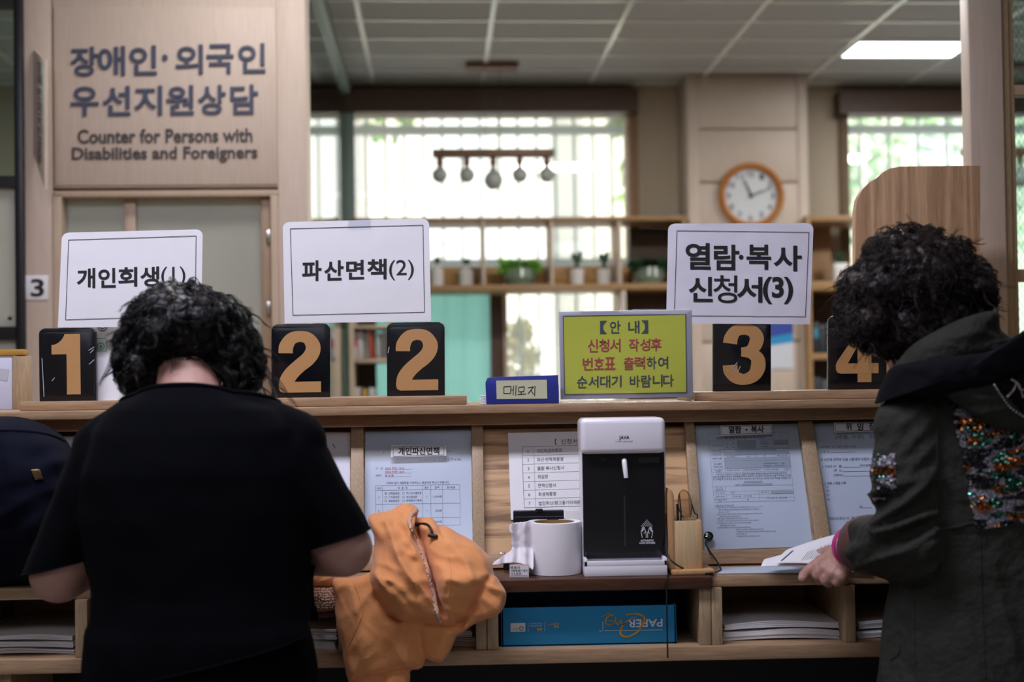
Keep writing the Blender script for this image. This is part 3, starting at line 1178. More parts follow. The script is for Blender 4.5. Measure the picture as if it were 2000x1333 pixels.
# wall clock
cc = atr(1466, 383, PY)
t = thing('wall_clock', 'round wall clock with an orange wood rim on the pale pillar', 'clock', atr(1466, 448, PY), room=True)
R = 66 / (2450 / PY)
m = MB(); m.lathe(cc, [(R * .80, .012), (R * .82, .03), (R * .90, .04), (R * .98, .030), (R, .012), (R, .0), (R * .8, 0)], 64, (0, -1, 0), close=True)
m.build('rim', wood('clock_wood', '9a5a28', 'c98746', 'X', ring=.3), t, room=True)
m = MB(); m.lathe(cc, [(0, .008), (R * .82, .008), (R * .82, 0)], 64, (0, -1, 0)); m.build('dial', mat('clock_dial', 'dfe2e6', .5), t, room=True)
cpl = Plane(RM @ (cc + V((0, -.0085, 0))), RM.to_3x3() @ V((0, -1, 0)))
k = Ink(cpl, .0005, slope=0)
for h in range(1, 13):
    a = math.pi / 6 * h; x, y = 1466 + 43 * math.sin(a), 383 - 43 * math.cos(a)
    wd = 8 if h < 10 else 13
    k.text(str(h), x - wd / 2, y - 6, x + wd / 2, y + 6, .02, 2)
k.build('numerals', INK_G, t)
def hand(ang, L, w, off, name):
    d = V((math.sin(ang), 0, math.cos(ang))); s = V((d.z, 0, -d.x)); c = cc + V((0, -off, 0)); L /= (2450 / PY); w /= (2450 / PY)
    m = MB(); m.prism([c - d * L * .15 - s * w, c - d * L * .15 + s * w, c + d * L + s * w * .6, c + d * L - s * w * .6], (0, -.002, 0)); m.build(name, INK, t, room=True)
hand(rad(-24), 33, 2.2, .012, 'hour_hand')
hand(rad(70), 41, 1.6, .015, 'minute_hand')
m = MB(); m.lathe(cc, [(0, .02), (.006, .02), (.006, .008)], 16, (0, -1, 0)); m.build('hub', INK, t, room=True)
m = MB(); m.lathe(cc, [(0, .027), (R * .82, .026), (R * .82, .0245), (0, .0255)], 48, (0, -1, 0)); m.build('cover_glass', glass('clock_glass', (1, 1, 1), refl=.05), t, room=True)

# pendant lamps
LY = 6.5
LAMPW = wood('lamp_wood', '6a4c3a', '8d6a52', 'X', ring=.2)
BULB = mat('frosted_bulb', 'aeb0ac', .3, var=.02)
def pendant(dx, label):
    s = 2450 / LY
    b0 = atr(963, 300, LY) + V((dx, 0, 0))
    t = thing('pendant_lamp', label, 'pendant lamp', b0, 'wooden bar pendant lamps', room=True)
    hw = 119 / s
    m = MB(); m.box(b0 + V((-hw, -.03, -.02)), b0 + V((hw, .03, .02)), .004); m.build('bar', LAMPW, t, room=True)
    m = MB(); m.box(V((b0.x - .135, LY - .05, ZC - .03)), V((b0.x + .135, LY + .05, ZC - .001)), .004); m.build('canopy', LAMPW, t, room=True)
    for sx in (-.04, .04):
        m = MB(); m.tube([b0 + V((sx, 0, .02)), V((b0.x + sx, LY, ZC - .03))], .002, 6); m.build('cord', INK_G, t, room=True)
    for i, px in enumerate((-105, -52, 0, 52, 105)):
        c = b0 + V((px / s, 0, -.02)); big = i == 2
        m = MB(); m.lathe(c, [(0, 0), (.016, 0), (.018, -.035), (.012, -.045), (0, -.045)], 20); m.build('socket', LAMPW, t, room=True)
        r = .050 if big else .041
        cz = -.045 - r * (1.5 if big else 1.15)
        m = MB()
        pr = [(0, -.04), (.012, -.042), (.013, -.05)] + [(r * math.sin(a), cz + r * math.cos(a)) for a in (math.pi * (j / 14) for j in range(2, 14))] + [(0, cz - r)]
        m.lathe(c, pr, 24); m.build('bulb', BULB, t, room=True)
pendant(0, 'wooden bar pendant lamp with five frosted bulbs hanging before the big window')
pendant(atr(1992, 300, LY).x - atr(963, 300, LY).x, 'wooden bar pendant lamp hanging behind the right column')

# ================================================================== THE COUNTER
WF = 2.26                                # front edge of the worktop
zw = at(1200, 1130, WF).z                # worktop height
zs0 = at(1200, 1262, WF + .02).z         # top of the bottom shelf
zs1 = at(1200, 1290, WF + .02).z
P_bot, P_top = at(1000, 1080, 2.40), at(1000, 825, 2.51)
RK = Plane(P_bot, V((1, 0, 0)).cross(P_top - P_bot))       # the sloping display board
zl1, zl0 = at(1080, 789, 2.45).z, at(1080, 806, 2.45).z     # lower ledge board
zu1 = at(1360, 766, 2.49).z
CX0, CX1 = -2.1, 2.2
PXM = at(1391, 1130, WF).x; PXL = at(962, 1130, WF).x
t = thing('counter', 'long light oak service counter with sloping display board, worktop and open paper cubbies', 'counter', (0, WF + .2, 0))
CT = t
m = MB(); m.box((CX0, 2.45, zl0), (CX1, 2.95, zl1), .0025); m.build('ledge', OAK_X, t)
m = MB(); m.box((at(38, 790, 2.49).x, 2.49, zl1), (at(910, 770, 2.49).x, 2.72, zu1), .0025); m.build('riser_board', OAK_X, t)
m = MB(); m.box((at(1357, 775, 2.49).x, 2.49, zl1), (CX1, 2.72, zu1), .0025); m.build('riser_board', OAK_X, t)
# rail beneath the ledge
m = MB(); m.box((CX0, 2.495, at(1200, 827, 2.50).z), (CX1, 2.56, zl0), .002); m.build('rail', OAK_X, t)
# sloping board (slab with staves)
n = RK.n
A, B_ = V((CX0, 0, 0)), V((CX1, 0, 0))
def on(x, z, off=0.0):
    """point of the sloping plane at world x and height z"""
    y = RK.p.y - (n.z * (z - RK.p.z)) / n.y
    return V((x, y, z)) + n * off
ztop = at(1200, 829, 2.51).z
m = MB()
q = [on(CX0, zw + .002, -.018), on(CX1, zw + .002, -.018), on(CX1, ztop, -.018), on(CX0, ztop, -.018)]
m.prism(q, -n * .018); m.build('display_board', OAK_STAVE, t)
# upright strips, each one running down the slope
def strip(px0t, px1t, px0b, px1b, y0, y1, h=.0175):
    m = MB(); m.prism([RK.at(px0t, y0, -.018), RK.at(px1t, y0, -.018), RK.at(px1b, y1, -.018), RK.at(px0b, y1, -.018)], n * h, .001)
    return m
for (a, b, c, d) in ((687, 711, 686, 713), (921, 943, 925, 947), (1335, 1353, 1351, 1372), (1556, 1583, 1594, 1622), (1784, 1810, 1836, 1864), (448, 472, 440, 466), (212, 236, 196, 222), (-30, -6, -56, -30)):
    strip(a, b, c, d, 829, 1082).build('display_strip', OAK_Z, t)
# bottom rail of the board and its lip
m = MB(); m.prism([on(CX0, at(1480, 1100, 2.4).z, -.018), on(CX1, at(1480, 1100, 2.4).z, -.018), on(CX1, at(1480, 1074, 2.4).z, -.018), on(CX0, at(1480, 1074, 2.4).z, -.018)], n * .022, .001)
m.build('bottom_rail', OAK_X, t)
# worktop: dark middle board and light boards on both sides
zt = at(1200, 1154, WF).z
m = MB(); m.box((PXM, WF + .015, zt), (CX1, 2.47, zw), .003); m.build('worktop', OAK_X, t)
m = MB(); m.box((CX0, WF + .015, zt), (PXL, 2.47, zw), .003); m.build('worktop', OAK_X, t)
m = MB(); m.box((PXL, WF - .005, zt), (PXM, 2.47, zw + .001), .003); o = m.build('worktop', WALNUT, t); o['label'] = 'dark walnut middle section of the worktop'
# cubbies
m = MB(); m.box((CX0, WF, zs1), (CX1, 2.56, zs0), .002); m.build('bottom_shelf', OAK_X, t)
m = MB(); m.box((CX0, 2.545, zs0), (CX1, 2.56, zt)); m.build('cubby_back', OAK_X, t)
for (a, b) in ((929, 950), (951, 973), (1366, 1389), (1390, 1411), (1650, 1671), (1905, 1926), (146, 170), (398, 420), (660, 682), (-110, -86)):
    xa, xb = at(a, 1200, WF + .005).x, at(b, 1200, WF + .005).x
    m = MB(); m.box((xa, WF + .005, zs0), (xb, 2.545, zt), .0015); m.build('partition', OAK_Z, t)
# panel below, the void's shade put into its black colour, and the base
m = MB(); m.box((CX0, 2.50, 0), (CX1, 2.60, zs1)); m.build('void_panel', mat('void_shade', '08080c', .7), t)
m = MB(); m.box((CX0, 2.56, 0), (CX1, 2.95, zl0)); m.build('carcass', OAK_STAVE, t)
for a in (at(15, 1320, 2.3).x,):
    m = MB(); m.box((a - .014, WF + .02, 0), (a + .014, 2.5, zs1), .002); m.build('support', OAK_Z, t)

# tall oak screen standing on the counter
DY = 2.83
pts = [(1915, 775), (1672, 775), (1670, 415), (1674, 390), (1684, 370), (1698, 355), (1712, 348), (1722, 338), (1738, 329), (1758, 325), (1915, 323)]
P3 = [at(x, y, DY) for x, y in pts]
for i in (0, 1):
    P3[i].z = zl1
t = thing('oak_screen', 'tall oak divider with a rounded stepped corner standing on the counter before the column', 'screen', V((at(1790, 760, DY).x, DY, zl1)))
m = MB(); m.prism(P3, (0, .024, 0), .002); m.build('board', OAK_BOARD, t)

# wooden leaflet holder at the left edge, behind the ledge
t = thing('leaflet_holder', 'light wood frame holding a white sheet at the left edge of the counter', 'leaflet holder', V((at(0, 800, 2.8).x, 2.8, zl1)))
def cbox(mb, x0, y0, x1, y1, Y, dep, bevel=.0015, zbot=None):
    xa, xb = at(x0, (y0 + y1) / 2, Y).x, at(x1, (y0 + y1) / 2, Y).x
    za, zb = at((x0 + x1) / 2, y1, Y).z, at((x0 + x1) / 2, y0, Y).z
    if zbot is not None:
        za = zbot
    return mb.box((xa, Y, za), (xb, Y + dep, zb), bevel)
m = MB(); cbox(m, 24, 696, 54, 800, 2.78, .03, zbot=zl1); m.build('side', OAK_Z, t)
m = MB(); cbox(m, -160, 696, -130, 800, 2.78, .03, zbot=zl1); m.build('side', OAK_Z, t)
m = MB(); cbox(m, -160, 684, 46, 695, 2.78, .03); m.build('top_rail', wood('ochre_wood', '9a7028', 'c39a48', 'X'), t)
m = MB(); cbox(m, -130, 696, 24, 800, 2.785, .004, zbot=zl1); m.build('sheet', mat('glossy_sheet', 'c8cbe0', .25), t)
k = Ink(vplane(2.785), .001); k.poly([(0, 720), (18, 722), (14, 745), (0, 742)]); k.build('printing', INK_L, t)

# ------------------------------------------------------------------ number plates
PYD = 2.53
def plate(q, num, box, label, tape=True, slope=-.0145, scr=()):
    """q: pixel corners left, right, top, bottom; standing on the riser"""
    x0, y0, x1, y1, tl = q
    zb = zu1
    b = at((x0 + x1) / 2, y1, PYD)
    t = thing('number_plate', label, 'number plate', V((b.x, PYD + .004, zb)), 'black counter number plates')
    def outline(dx, dy, Y, r=13):
        pts = []
        for cx, cy, a0 in ((x1 - r - dx, y0 + r + dy, 0), (x0 + r + dx, y0 + r + dy, 90)):
            for i in range(9):
                a = rad(a0 + 90 * i / 8)
                pts.append((cx + r * math.cos(a), cy - r * math.sin(a)))
        pts += [(x0 + dx, y1 + 8), (x1 - dx, y1 + 8)]
        out = []
        for (x, y) in pts:
            p = at(x + tl * (y - y1), y + slope * (x - (x0 + x1) / 2), Y)
            p.z = max(p.z, zb)
            out.append(p)
        return out
    m = MB(); m.prism(outline(0, 0, PYD), (0, .012, 0), .0012); m.build('backing', BLACKPL, t)
    m = MB(); m.prism(outline(3, 8, PYD - .003, 12), (0, .0028, 0), .0008); m.build('face', BLACKPL, t)
    k = Ink(vplane(PYD - .003), .0006, slope=slope)
    bx = box
    if num == '1':
        W_, H_ = bx[2] - bx[0], bx[3] - bx[1]
        pp = [(1, 1), (.52, 1), (.52, .335), (0, .335), (0, .18), (.12, .17), (.25, .14), (.36, .09), (.44, .03), (.455, 0), (1, 0)]
        xc, yc = (bx[0] + bx[2]) / 2, (bx[1] + bx[3]) / 2
        k.poly([(bx[0] + W_ * u + .028 * 0 + tl * (bx[1] + H_ * v - yc), bx[1] + H_ * v + slope * (bx[0] + W_ * u - xc)) for u, v in pp])
    else:
        X0, Y0 = bx[0], bx[1]
        xc = (bx[0] + bx[2]) / 2
        def o(q, sx=1, sy=1): return [(X0 + x * sx, Y0 + y * sy + slope * (X0 + x * sx - xc)) for x, y in q]
        if num == '2':
            k.ribbon(o([(14, 43), (15, 30), (25, 15), (42, 10.5), (58, 15), (67, 29), (66, 42), (57, 55), (41, 68), (26, 82), (17, 96), (15, 110)]), (28, 28, 24, 21, 24, 29, 29, 28, 27, 28, 29, 29))
            k.off += .0002
            k.poly(o([(14, 99), (83, 99), (83, 120), (9, 120), (3, 117), (.5, 111), (.5, 104)]))
        elif num == '3':
            k.ribbon(o([(14, 37), (16, 26), (25, 13), (42, 10), (58, 14), (66, 27), (62, 42), (51, 52), (36, 54)]), (28, 27, 23, 20, 24, 28, 26, 20, 17))
            k.off += .0002
            k.ribbon(o([(36, 54), (54, 57), (67, 67), (68.5, 84), (60, 100), (42, 107.5), (25, 103), (15.5, 91), (14, 79)]), (17, 20, 27, 29, 25, 21, 24, 28, 29))
        else:
            k.poly(o([(0, 76), (3, 68), (52, -3), (58, -3), (43, 38), (24, 72), (24, 80), (4, 88)]))
            k.off += .0002
            k.poly(o([(52, -3), (70, -3), (70, 109), (43, 109), (43, 12)]))
            k.off += .0002; k.poly(o([(10, 72), (84, 72), (84, 92), (10, 92), (4, 90), (.5, 84), (1, 77), (5, 73)]))
    k.build('numeral', GOLD, t)
    if tape:
        m = MB(); m.prism([at(x0 - 1, y0 + 4, PYD - .004), at(x1 + 1, y0 + 4 - 1.6, PYD - .004), at(x1 + 1, y1 - 12, PYD - .004), at(x0 - 1, y1 - 10, PYD - .004)], (0, .0004, 0))
        m.build('clear_tape', CLEAR, t)
        if scr:
            k = Ink(vplane(PYD - .0045), .0002, slope=0)
            for (a, b2, c, d) in scr:
                k.line(a, b2, c, d, 1.3)
            k.build('scuff', mat('scuff', 'b9bac4', .3), t)
    return t
plate((77, 641, 188, 783, .012), '1', (101, 653, 157, 771), 'black plate with an ochre 1 standing on the riser at the left', scr=((173, 685, 184, 678), (176, 690, 183, 683), (174, 712, 184, 703), (101, 745, 107, 738), (86, 775, 82, 700)))
plate((530, 633, 645, 777, .0), '2', (544, 647, 627, 767), 'black plate with an ochre 2, the left one of the pair under its white sign')
plate((756, 630, 869, 775, .004), '2', (773, 643, 855, 762), 'black plate with an ochre 2, the right one of the pair under its white sign', scr=((758, 690, 760, 678),))
plate((1393, 622, 1506, 762, .0), '3', (1412, 634, 1495, 752), 'black plate with an ochre 3 below the white two line sign', scr=((1432, 717, 1436, 725), (1430, 722, 1440, 708), (1440, 728, 1446, 716)))
plate((1618, 616, 1732, 757, .0), '4', (1632, 638, 1717, 747), 'black plate with an ochre 4 beside the curly dark hair of the person in olive')

# ------------------------------------------------------------------ white A4 signs taped above the plates
def sheet_mesh(c4, Y, thick, rip, nx=40, ny=38, corner=.05, seed=0, round_bottom=False):
    """slightly wavy stiff sheet; c4: pixel corners TL TR BR BL; rounded top corners"""
    m = MB()
    bm = m.bm
    rows = []
    Wd = ((V(c4[1]) - V(c4[0])).length)
    Hd = ((V(c4[3]) - V(c4[0])).length)
    def pos(u, v):
        a = V(c4[0]).lerp(V(c4[1]), u); b = V(c4[3]).lerp(V(c4[2]), u)
        return a.lerp(b, v)
    r = 13.0
    for back in (0, 1):
        g = []
        for j in range(ny + 1):
            v = (j / 10 * r / Hd) if j <= 10 else (r + (j - 10) / (ny - 10) * (Hd - r)) / Hd
            row_ = []
            for i in range(nx + 1):
                u = i / nx
                x, y = u * Wd, v * Hd
                # rounded top corners: pull the row ends in
                ins = 0
                if y < r:
                    ins = r - math.sqrt(max(0, r * r - (r - y) ** 2))
                u2 = (ins + (Wd - 2 * ins) * u) / Wd
                p = pos(u2, v)
                d = rip * (noise.noise(V((u * 3.1, v * 2.3, seed))) + .5 * noise.noise(V((u * 9, v * 7, seed + 5))))
                row_.append(bm.verts.new(at(p.x, p.y, Y + d + back * thick)))
            g.append(row_)
        rows.append(g)
    for k_, g in enumerate(rows):
        for j in range(ny):
            for i in range(nx):
                q = (g[j][i], g[j + 1][i], g[j + 1][i + 1], g[j][i + 1])
                bm.faces.new(q if k_ == 0 else q[::-1])
    a, b = rows
    for j in range(ny):
        bm.faces.new((a[j][0], b[j][0], b[j + 1][0], a[j + 1][0])); bm.faces.new((a[j][-1], a[j + 1][-1], b[j + 1][-1], b[j][-1]))
    for i in range(nx):
        bm.faces.new((a[0][i], a[0][i + 1], b[0][i + 1], b[0][i])); bm.faces.new((a[-1][i], b[-1][i], b[-1][i + 1], a[-1][i + 1]))
    bmesh.ops.recalc_face_normals(bm, faces=bm.faces[:])
    return m
def white_sign(c4, border, texts, label, rip=.0006, seed=1, Y=PYD - .006, slope=-.0145, bw=1.1):
    b = at((c4[3][0] + c4[2][0]) / 2, (c4[3][1] + c4[2][1]) / 2, Y)
    t = thing('paper_sign', label, 'sign', b, 'white laminated counter signs')
    sheet_mesh(c4, Y, .0025, rip, seed=seed).build('sheet', PAPER_W if rip > .001 else PAPER, t, 40)
    k = Ink(vplane(Y), .0, slope=slope)
    w0, h0_ = (V(c4[1]) - V(c4[0])).length, (V(c4[3]) - V(c4[0])).length
    def pt(x, y):
        u, v = (x - c4[0][0]) / w0, (y - c4[0][1]) / h0_
        return at(x, y, Y + rip * (noise.noise(V((u * 3.1, v * 2.3, seed))) + .5 * noise.noise(V((u * 9, v * 7, seed + 5)))) - .0008 - rip * .12)
    k.pt = pt
    for a_, b_ in zip(border, border[1:] + border[:1]):
        for i in range(30):
            k.line(a_[0] + (b_[0] - a_[0]) * i / 30, a_[1] + (b_[1] - a_[1]) * i / 30, a_[0] + (b_[0] - a_[0]) * (i + 1) / 30, a_[1] + (b_[1] - a_[1]) * (i + 1) / 30, bw)
    for tx in texts:
        k.text(*tx, 8)
    k.build('printing', INK, t)
    return t
t = white_sign([(121, 455), (396, 448), (393, 638), (113, 640)], [(134, 469), (383, 461), (381, 617), (128, 625)],
           [('개', 150, 524, 186, 563, .024), ('인', 192, 524, 226, 562, .024), ('회', 231, 522, 268, 560, .024), ('생', 274, 521, 311, 560, .024), ('(1)', 315, 521, 362, 559, .0)],
           'white laminated sign for counter 1 behind the head of the person in black', seed=2, slope=-.02)
t = white_sign([(552, 434), (838, 427), (842, 628), (556, 632)], [(567, 447), (826, 440), (829, 610), (572, 616)],
           [('파', 590, 509, 628, 549, .024), ('산', 633, 509, 671, 548, .024), ('면', 676, 508, 711, 546, .024), ('책', 717, 506, 755, 546, .024), ('(2)', 760, 508, 808, 547, .0)],
           'white laminated sign for counter 2 above the pair of number 2 plates', seed=5, slope=-.022)
m = MB(); m.prism([at(680, 428, PYD - .0085), at(724, 427, PYD - .0085), at(724, 446, PYD - .0085), at(680, 447, PYD - .0085)], (0, .0003, 0)); m.build('clear_tape', CLEAR, t)
t = white_sign([(1305, 437), (1589, 436), (1582, 634), (1301, 632)], [(1322, 451), (1580, 454), (1573, 619), (1317, 617)],
           [('열', 1339, 475, 1388, 527, .024), ('람', 1394, 478, 1444, 528, .024), ('·', 1443, 498, 1452, 507, .05), ('복', 1458, 478, 1506, 527, .024), ('사', 1511, 480, 1566, 530, .024),
            ('신', 1345, 541, 1392, 590, .024), ('청', 1393, 538, 1440, 592, .008), ('서', 1439, 541, 1489, 591, .024), ('(3)', 1490, 541, 1549, 594, .03)],
           'white crinkled two line sign for counter 3 at right', rip=.0016, seed=9, slope=.006)

# notice sheet behind the person's head, beside plate 1
t = thing('notice_sheet', 'white printed notice with a small green mark, right of the number 1 plate', 'notice', at(240, 783, PYD + .03))
m = MB(); m.prism([at(184, 634, PYD + .03), at(330, 632, PYD + .03), at(330, 780, PYD + .02), at(184, 783, PYD + .02)], (0, .001, 0)); m.build('sheet', PAPER, t)
k = Ink(vplane(PYD + .019), .0)
G_INK = mat('green_ink', '2f7a5a', .6); B_INK = mat('blue_ink', '2c3a66', .6)
def ring(k, cx, cy, r, w, n=28):
    for i in range(n):
        a, b = 6.2832 * i / n, 6.2832 * (i + 1) / n
        k.line(cx + r * math.cos(a), cy + r * math.sin(a), cx + r * math.cos(b), cy + r * math.sin(b), w)
ring(k, 197, 677, 6.5, 1.5); k.rect([(189, 662), (207, 661), (208, 686), (190, 687)], 1); k.poly([(194, 678), (197, 673), (200, 678), (197, 681)])
k.build('green_mark', G_INK, t)
k = Ink(vplane(PYD + .019), .0); ring(k, 200, 638, 9, 2); ring(k, 200, 638, 5, 2); k.build('blue_emblem', B_INK, t)

# ------------------------------------------------------------------ yellow notice in a clear stand
YSY = 2.475
t = thing('notice_stand', 'yellow guidance notice in a silver edged acrylic stand on the ledge', 'sign', V((at(1223, 780, YSY).x, YSY + .02, zl1)))
c4 = [(1091, 609), (1351, 605), (1354, 776), (1095, 781)]
m = MB()
P = [at(x, y, YSY) for x, y in c4]
dz = zl1 - min(P[2].z, P[3].z) + .003
m.prism(P, (0, .003, 0), .001); m.build('backing', mat('silver_card', 'b4b2bd', .4, var=.03), t)
k = Ink(vplane(YSY), .0008, slope=0)
k.poly([(1100, 618), (1339, 614), (1341, 767), (1103, 771)]); k.build('yellow_sheet', mat('yellow_paper', 'd8dc4e', .55, var=.03), t)
k = Ink(vplane(YSY), .0014, slope=-.02)
k.rect([(1100, 618), (1339, 614), (1341, 767), (1103, 771)], 1.4)
k.text('【', 1172, 627, 1185, 653, .03); k.text('안', 1191, 627, 1212, 652, .018); k.text('내', 1227, 627, 1249, 652, .018); k.text('】', 1253, 626, 1266, 652, .03)
for tx in (('하', 1263, 697, 1282, 722), ('여', 1285, 697, 1305, 721)):
    k.text(*tx, .018)
for tx in (('순', 1127, 735, 1147, 759), ('서', 1149, 735, 1169, 758), ('대', 1172, 734, 1192, 758), ('기', 1194, 734, 1214, 757), ('바', 1230, 734, 1250, 757), ('람', 1252, 733, 1272, 757), ('니', 1275, 732, 1294, 756), ('다', 1295, 732, 1316, 756)):
    k.text(*tx, .018)
k.build('black_printing', INK_G, t)
k = Ink(vplane(YSY), .0014, slope=-.02)
for tx in (('신', 1148, 663, 1168, 689), ('청', 1170, 663, 1190, 688), ('서', 1191, 662, 1212, 688), ('작', 1228, 662, 1248, 687), ('성', 1250, 662, 1270, 686), ('후', 1271, 661, 1292, 686),
           ('번', 1138, 699, 1158, 724), ('호', 1160, 699, 1180, 723), ('표', 1181, 698, 1202, 723), ('출', 1218, 698, 1238, 723), ('력', 1239, 697, 1260, 722)):
    k.text(*tx, .018)
k.build('red_printing', INK_R, t)
m = MB(); m.prism([at(1093, 607, YSY - .004), at(1352, 603, YSY - .004), at(1355, 779, YSY - .004), at(1097, 784, YSY - .004)], (0, .002, 0), .0006)
xa, xb = at(1097, 783, YSY).x, at(1354, 779, YSY).x
m.box((xa, YSY - .006, zl1), (xb, YSY + .05, zl1 + .004), .0008)
m.build('acrylic_holder', CLEAR, t)

# ------------------------------------------------------------------ blue memo paper box
BLUE = mat('blue_card', '25308a', .45, var=.05)
t = thing('memo_box', 'blue card box with a cream handwritten memo label and slips of paper', 'memo box', V((at(1020, 788, 2.47).x, 2.50, zl1)))
pp = [(950, 789), (948, 748), (952, 739), (960, 737), (1090, 733), (1092, 788)]
P = [at(x, y, 2.458) for x, y in pp]
for i in (0, 5): P[i].z = zl1
m = MB(); m.prism(P, (0, .003, 0), .0008)
for s in (P[0].x, P[5].x - .003):
    m.box((s, 2.461, zl1), (s + .003, 2.53, zl1 + .036))
m.box((P[0].x, 2.527, zl1), (P[5].x, 2.53, zl1 + .036))
m.build('box', BLUE, t)
k = Ink(vplane(2.458), .0008, slope=0); k.poly([(969, 744), (1068, 742), (1069, 779), (970, 780)]); k.build('label', mat('cream_paper', 'c2c4a4', .7), t)
k = Ink(vplane(2.458), .0013); 
for s in (((984, 756), (998, 755), (997, 769), (984, 769), (984, 756)), ((1003, 754), (1002, 772)), ((998, 762), (1003, 762)), ((1008, 753), (1007, 773)),
          ((1013, 757), (1024, 756), (1023, 765), (1013, 766), (1013, 757)), ((1018, 766), (1018, 771)), ((1011, 771), (1027, 770)),
          ((1031, 758), (1042, 756), (1031, 770)), ((1037, 763), (1042, 771)), ((1045, 754), (1044, 774))):
    for a, b in zip(s, s[1:]): k.line(*a, *b, 1.5)
k.build('handwriting', INK, t)
m = MB()
for i in range(6):
    z = zl1 + .001 + i * .003; dx = random.uniform(-.004, .004)
    m.box((P[0].x - .010 + dx, 2.468, z), (P[5].x - .008, 2.524, z + .0022))
m.build('paper_slips', PAPER, t)

# ================================================================== SHEETS ON THE SLOPING BOARD
class LInk(Ink):
    """ink in local coordinates, fn turns them into pixels"""
    def __init__(s, plane, off, fn, slope=-.0145):
        super().__init__(plane, off, slope, 0.0)
        s.fn = fn
    def pt(s, x, y):
        px, py = s.fn(x, y)
        return s.pl.at(px, py, s.off)
def zoomfn(ox, oy, sc):
    return lambda x, y: (ox + x / sc, oy + y / sc)
def bilin(c, W_, H_):
    """local (0..W, 0..H) over the pixel corners TL TR BR BL"""
    c = [V(q) for q in c]
    def fn(x, y):
        u, v = x / W_, y / H_
        p = c[0] * (1 - u) * (1 - v) + c[1] * u * (1 - v) + c[2] * u * v + c[3] * (1 - u) * v
        return p.x, p.y
    return fn
SO = -.0168
ACRY = glass('display_cover', (.91, .94, .965), refl=.04, rough=.35)
def form(c4, label, name='form_sheet', off=SO, cat='form', group=None, m_=None):
    P = [RK.at(x, y, off) for x, y in c4]
    t = thing(name, label, cat, (P[2] + P[3]) / 2, group)
    m = MB(); m.prism(P, -RK.n * .0005); m.build('sheet', m_ or PAPER_T, t)
    return t
def cover(c4, label):
    P = [RK.at(x, y, -.008) for x, y in c4]
    t = thing('acrylic_cover', label, 'acrylic cover', (P[2] + P[3]) / 2, 'clear covers over the forms')
    m = MB(); m.prism(P, RK.n * .002, .0005); m.build('pane', ACRY, t)
def tag_label(c4, text_boxes, border, label, off=-.005):
    P = [RK.at(x, y, off) for x, y in c4]
    t = thing('name_tag', label, 'label', (P[2] + P[3]) / 2, 'name tags on the forms')
    m = MB(); m.prism(P, -RK.n * .003, .0004); m.build('card', PAPER, t)
    k = Ink(RK, off + .0006, slope=-.012); k.rect(border, .7)
    for b in text_boxes: k.text(*b)
    k.build('lettering', INK, t)

# bankruptcy form
t = form([(714, 844), (920, 841), (923, 1062), (711, 1066)], 'white form under the 개인파산면책 tag, half hidden by the orange jacket')
f7 = zoomfn(700, 830, 5.796)
k = LInk(RK, SO + .0005, f7)
for tx in (('1번 2번창구 접수 후', 690, 388, 930, 412), ('5번창구', 950, 374, 1075, 408), ('에 제출', 1080, 382, 1160, 406), ('사   건', 195, 482, 272, 508), ('채무자', 195, 565, 265, 590),
           ('아래와 같이 제증명을 신청하오니 발급하여 주시기 바랍니다.', 318, 642, 1030, 672), ('순번', 208, 708, 258, 732), ('제   증   명', 446, 704, 552, 730), ('통수', 750, 700, 796, 728), ('금액', 864, 698, 912, 724), ('접수번호', 1002, 696, 1098, 722),
           ('면책결정문', 342, 764, 464, 792), ('파산선고결정문', 542, 760, 714, 788), ('기각결정문', 342, 808, 464, 834), ('폐지결정문', 542, 806, 664, 832), ('종결결정문', 342, 850, 464, 876), ('면책불허가결정', 542, 846, 714, 872),
           ('1', 229, 812, 235, 836), ('2', 222, 968, 238, 990), ('1', 773, 806, 777, 828), ('1', 773, 962, 777, 984), ('1,000원', 846, 800, 944, 828), ('500원', 870, 958, 944, 986), ('000원', 872, 1084, 944, 1110), ('송달증명원', 430, 918, 560, 942), ('확정증명서', 560, 962, 690, 988),
           ('〔', 285, 300, 300, 330), ('제기 〕', 1005, 290, 1068, 316)):
    k.text(*tx, .012, 2)
k.build('black_printing', INK_F, t)
k = LInk(RK, SO + .0005, f7)
for tx in (('2020 하단 1234', 302, 478, 516, 508), ('2020 하면 1234', 302, 520, 518, 548), ('홍 길 동', 302, 564, 398, 590), ('✓', 300, 766, 318, 784)):
    k.text(*tx, .014, 2)
k.build('red_printing', INK_R, t)
k = LInk(RK, SO + .0004, f7)
sl = -.0145
def hl(k, x0, y, x1, w=3): k.line(x0, y, x1, y + sl * (x1 - x0), w)
for y in (692, 745, 902, 1062, 1150): hl(k, 193, y, 1146, 3)
for x, a, b in ((193, 692, 1150), (271, 691, 1149), (726, 684, 1142), (819, 683, 1141), (953, 681, 1139), (1147, 678, 1136)): k.line(x, a, x + 4, b, 3)
for y in (510, 552, 592): hl(k, 300, y, 600, 2)
for x in (299, 500):
    for y in (768, 812, 853):
        k.rect([(x, y), (x + 22, y), (x + 22, y + 20), (x, y + 20)], 2.5)
k.build('ruling', INK_G, t)
tag_label([(764, 870), (871, 869.5), (872, 891), (763, 894)], [('개인파산면책', 778, 874, 858, 889, .024, 4)], [(768, 874), (867, 871), (867, 889), (768, 892)], 'white tag reading 개인파산면책 on the form above the orange jacket')
cover([(712, 838), (921, 836), (925, 1072), (713, 1075)], 'clear cover over the 개인파산면책 form')

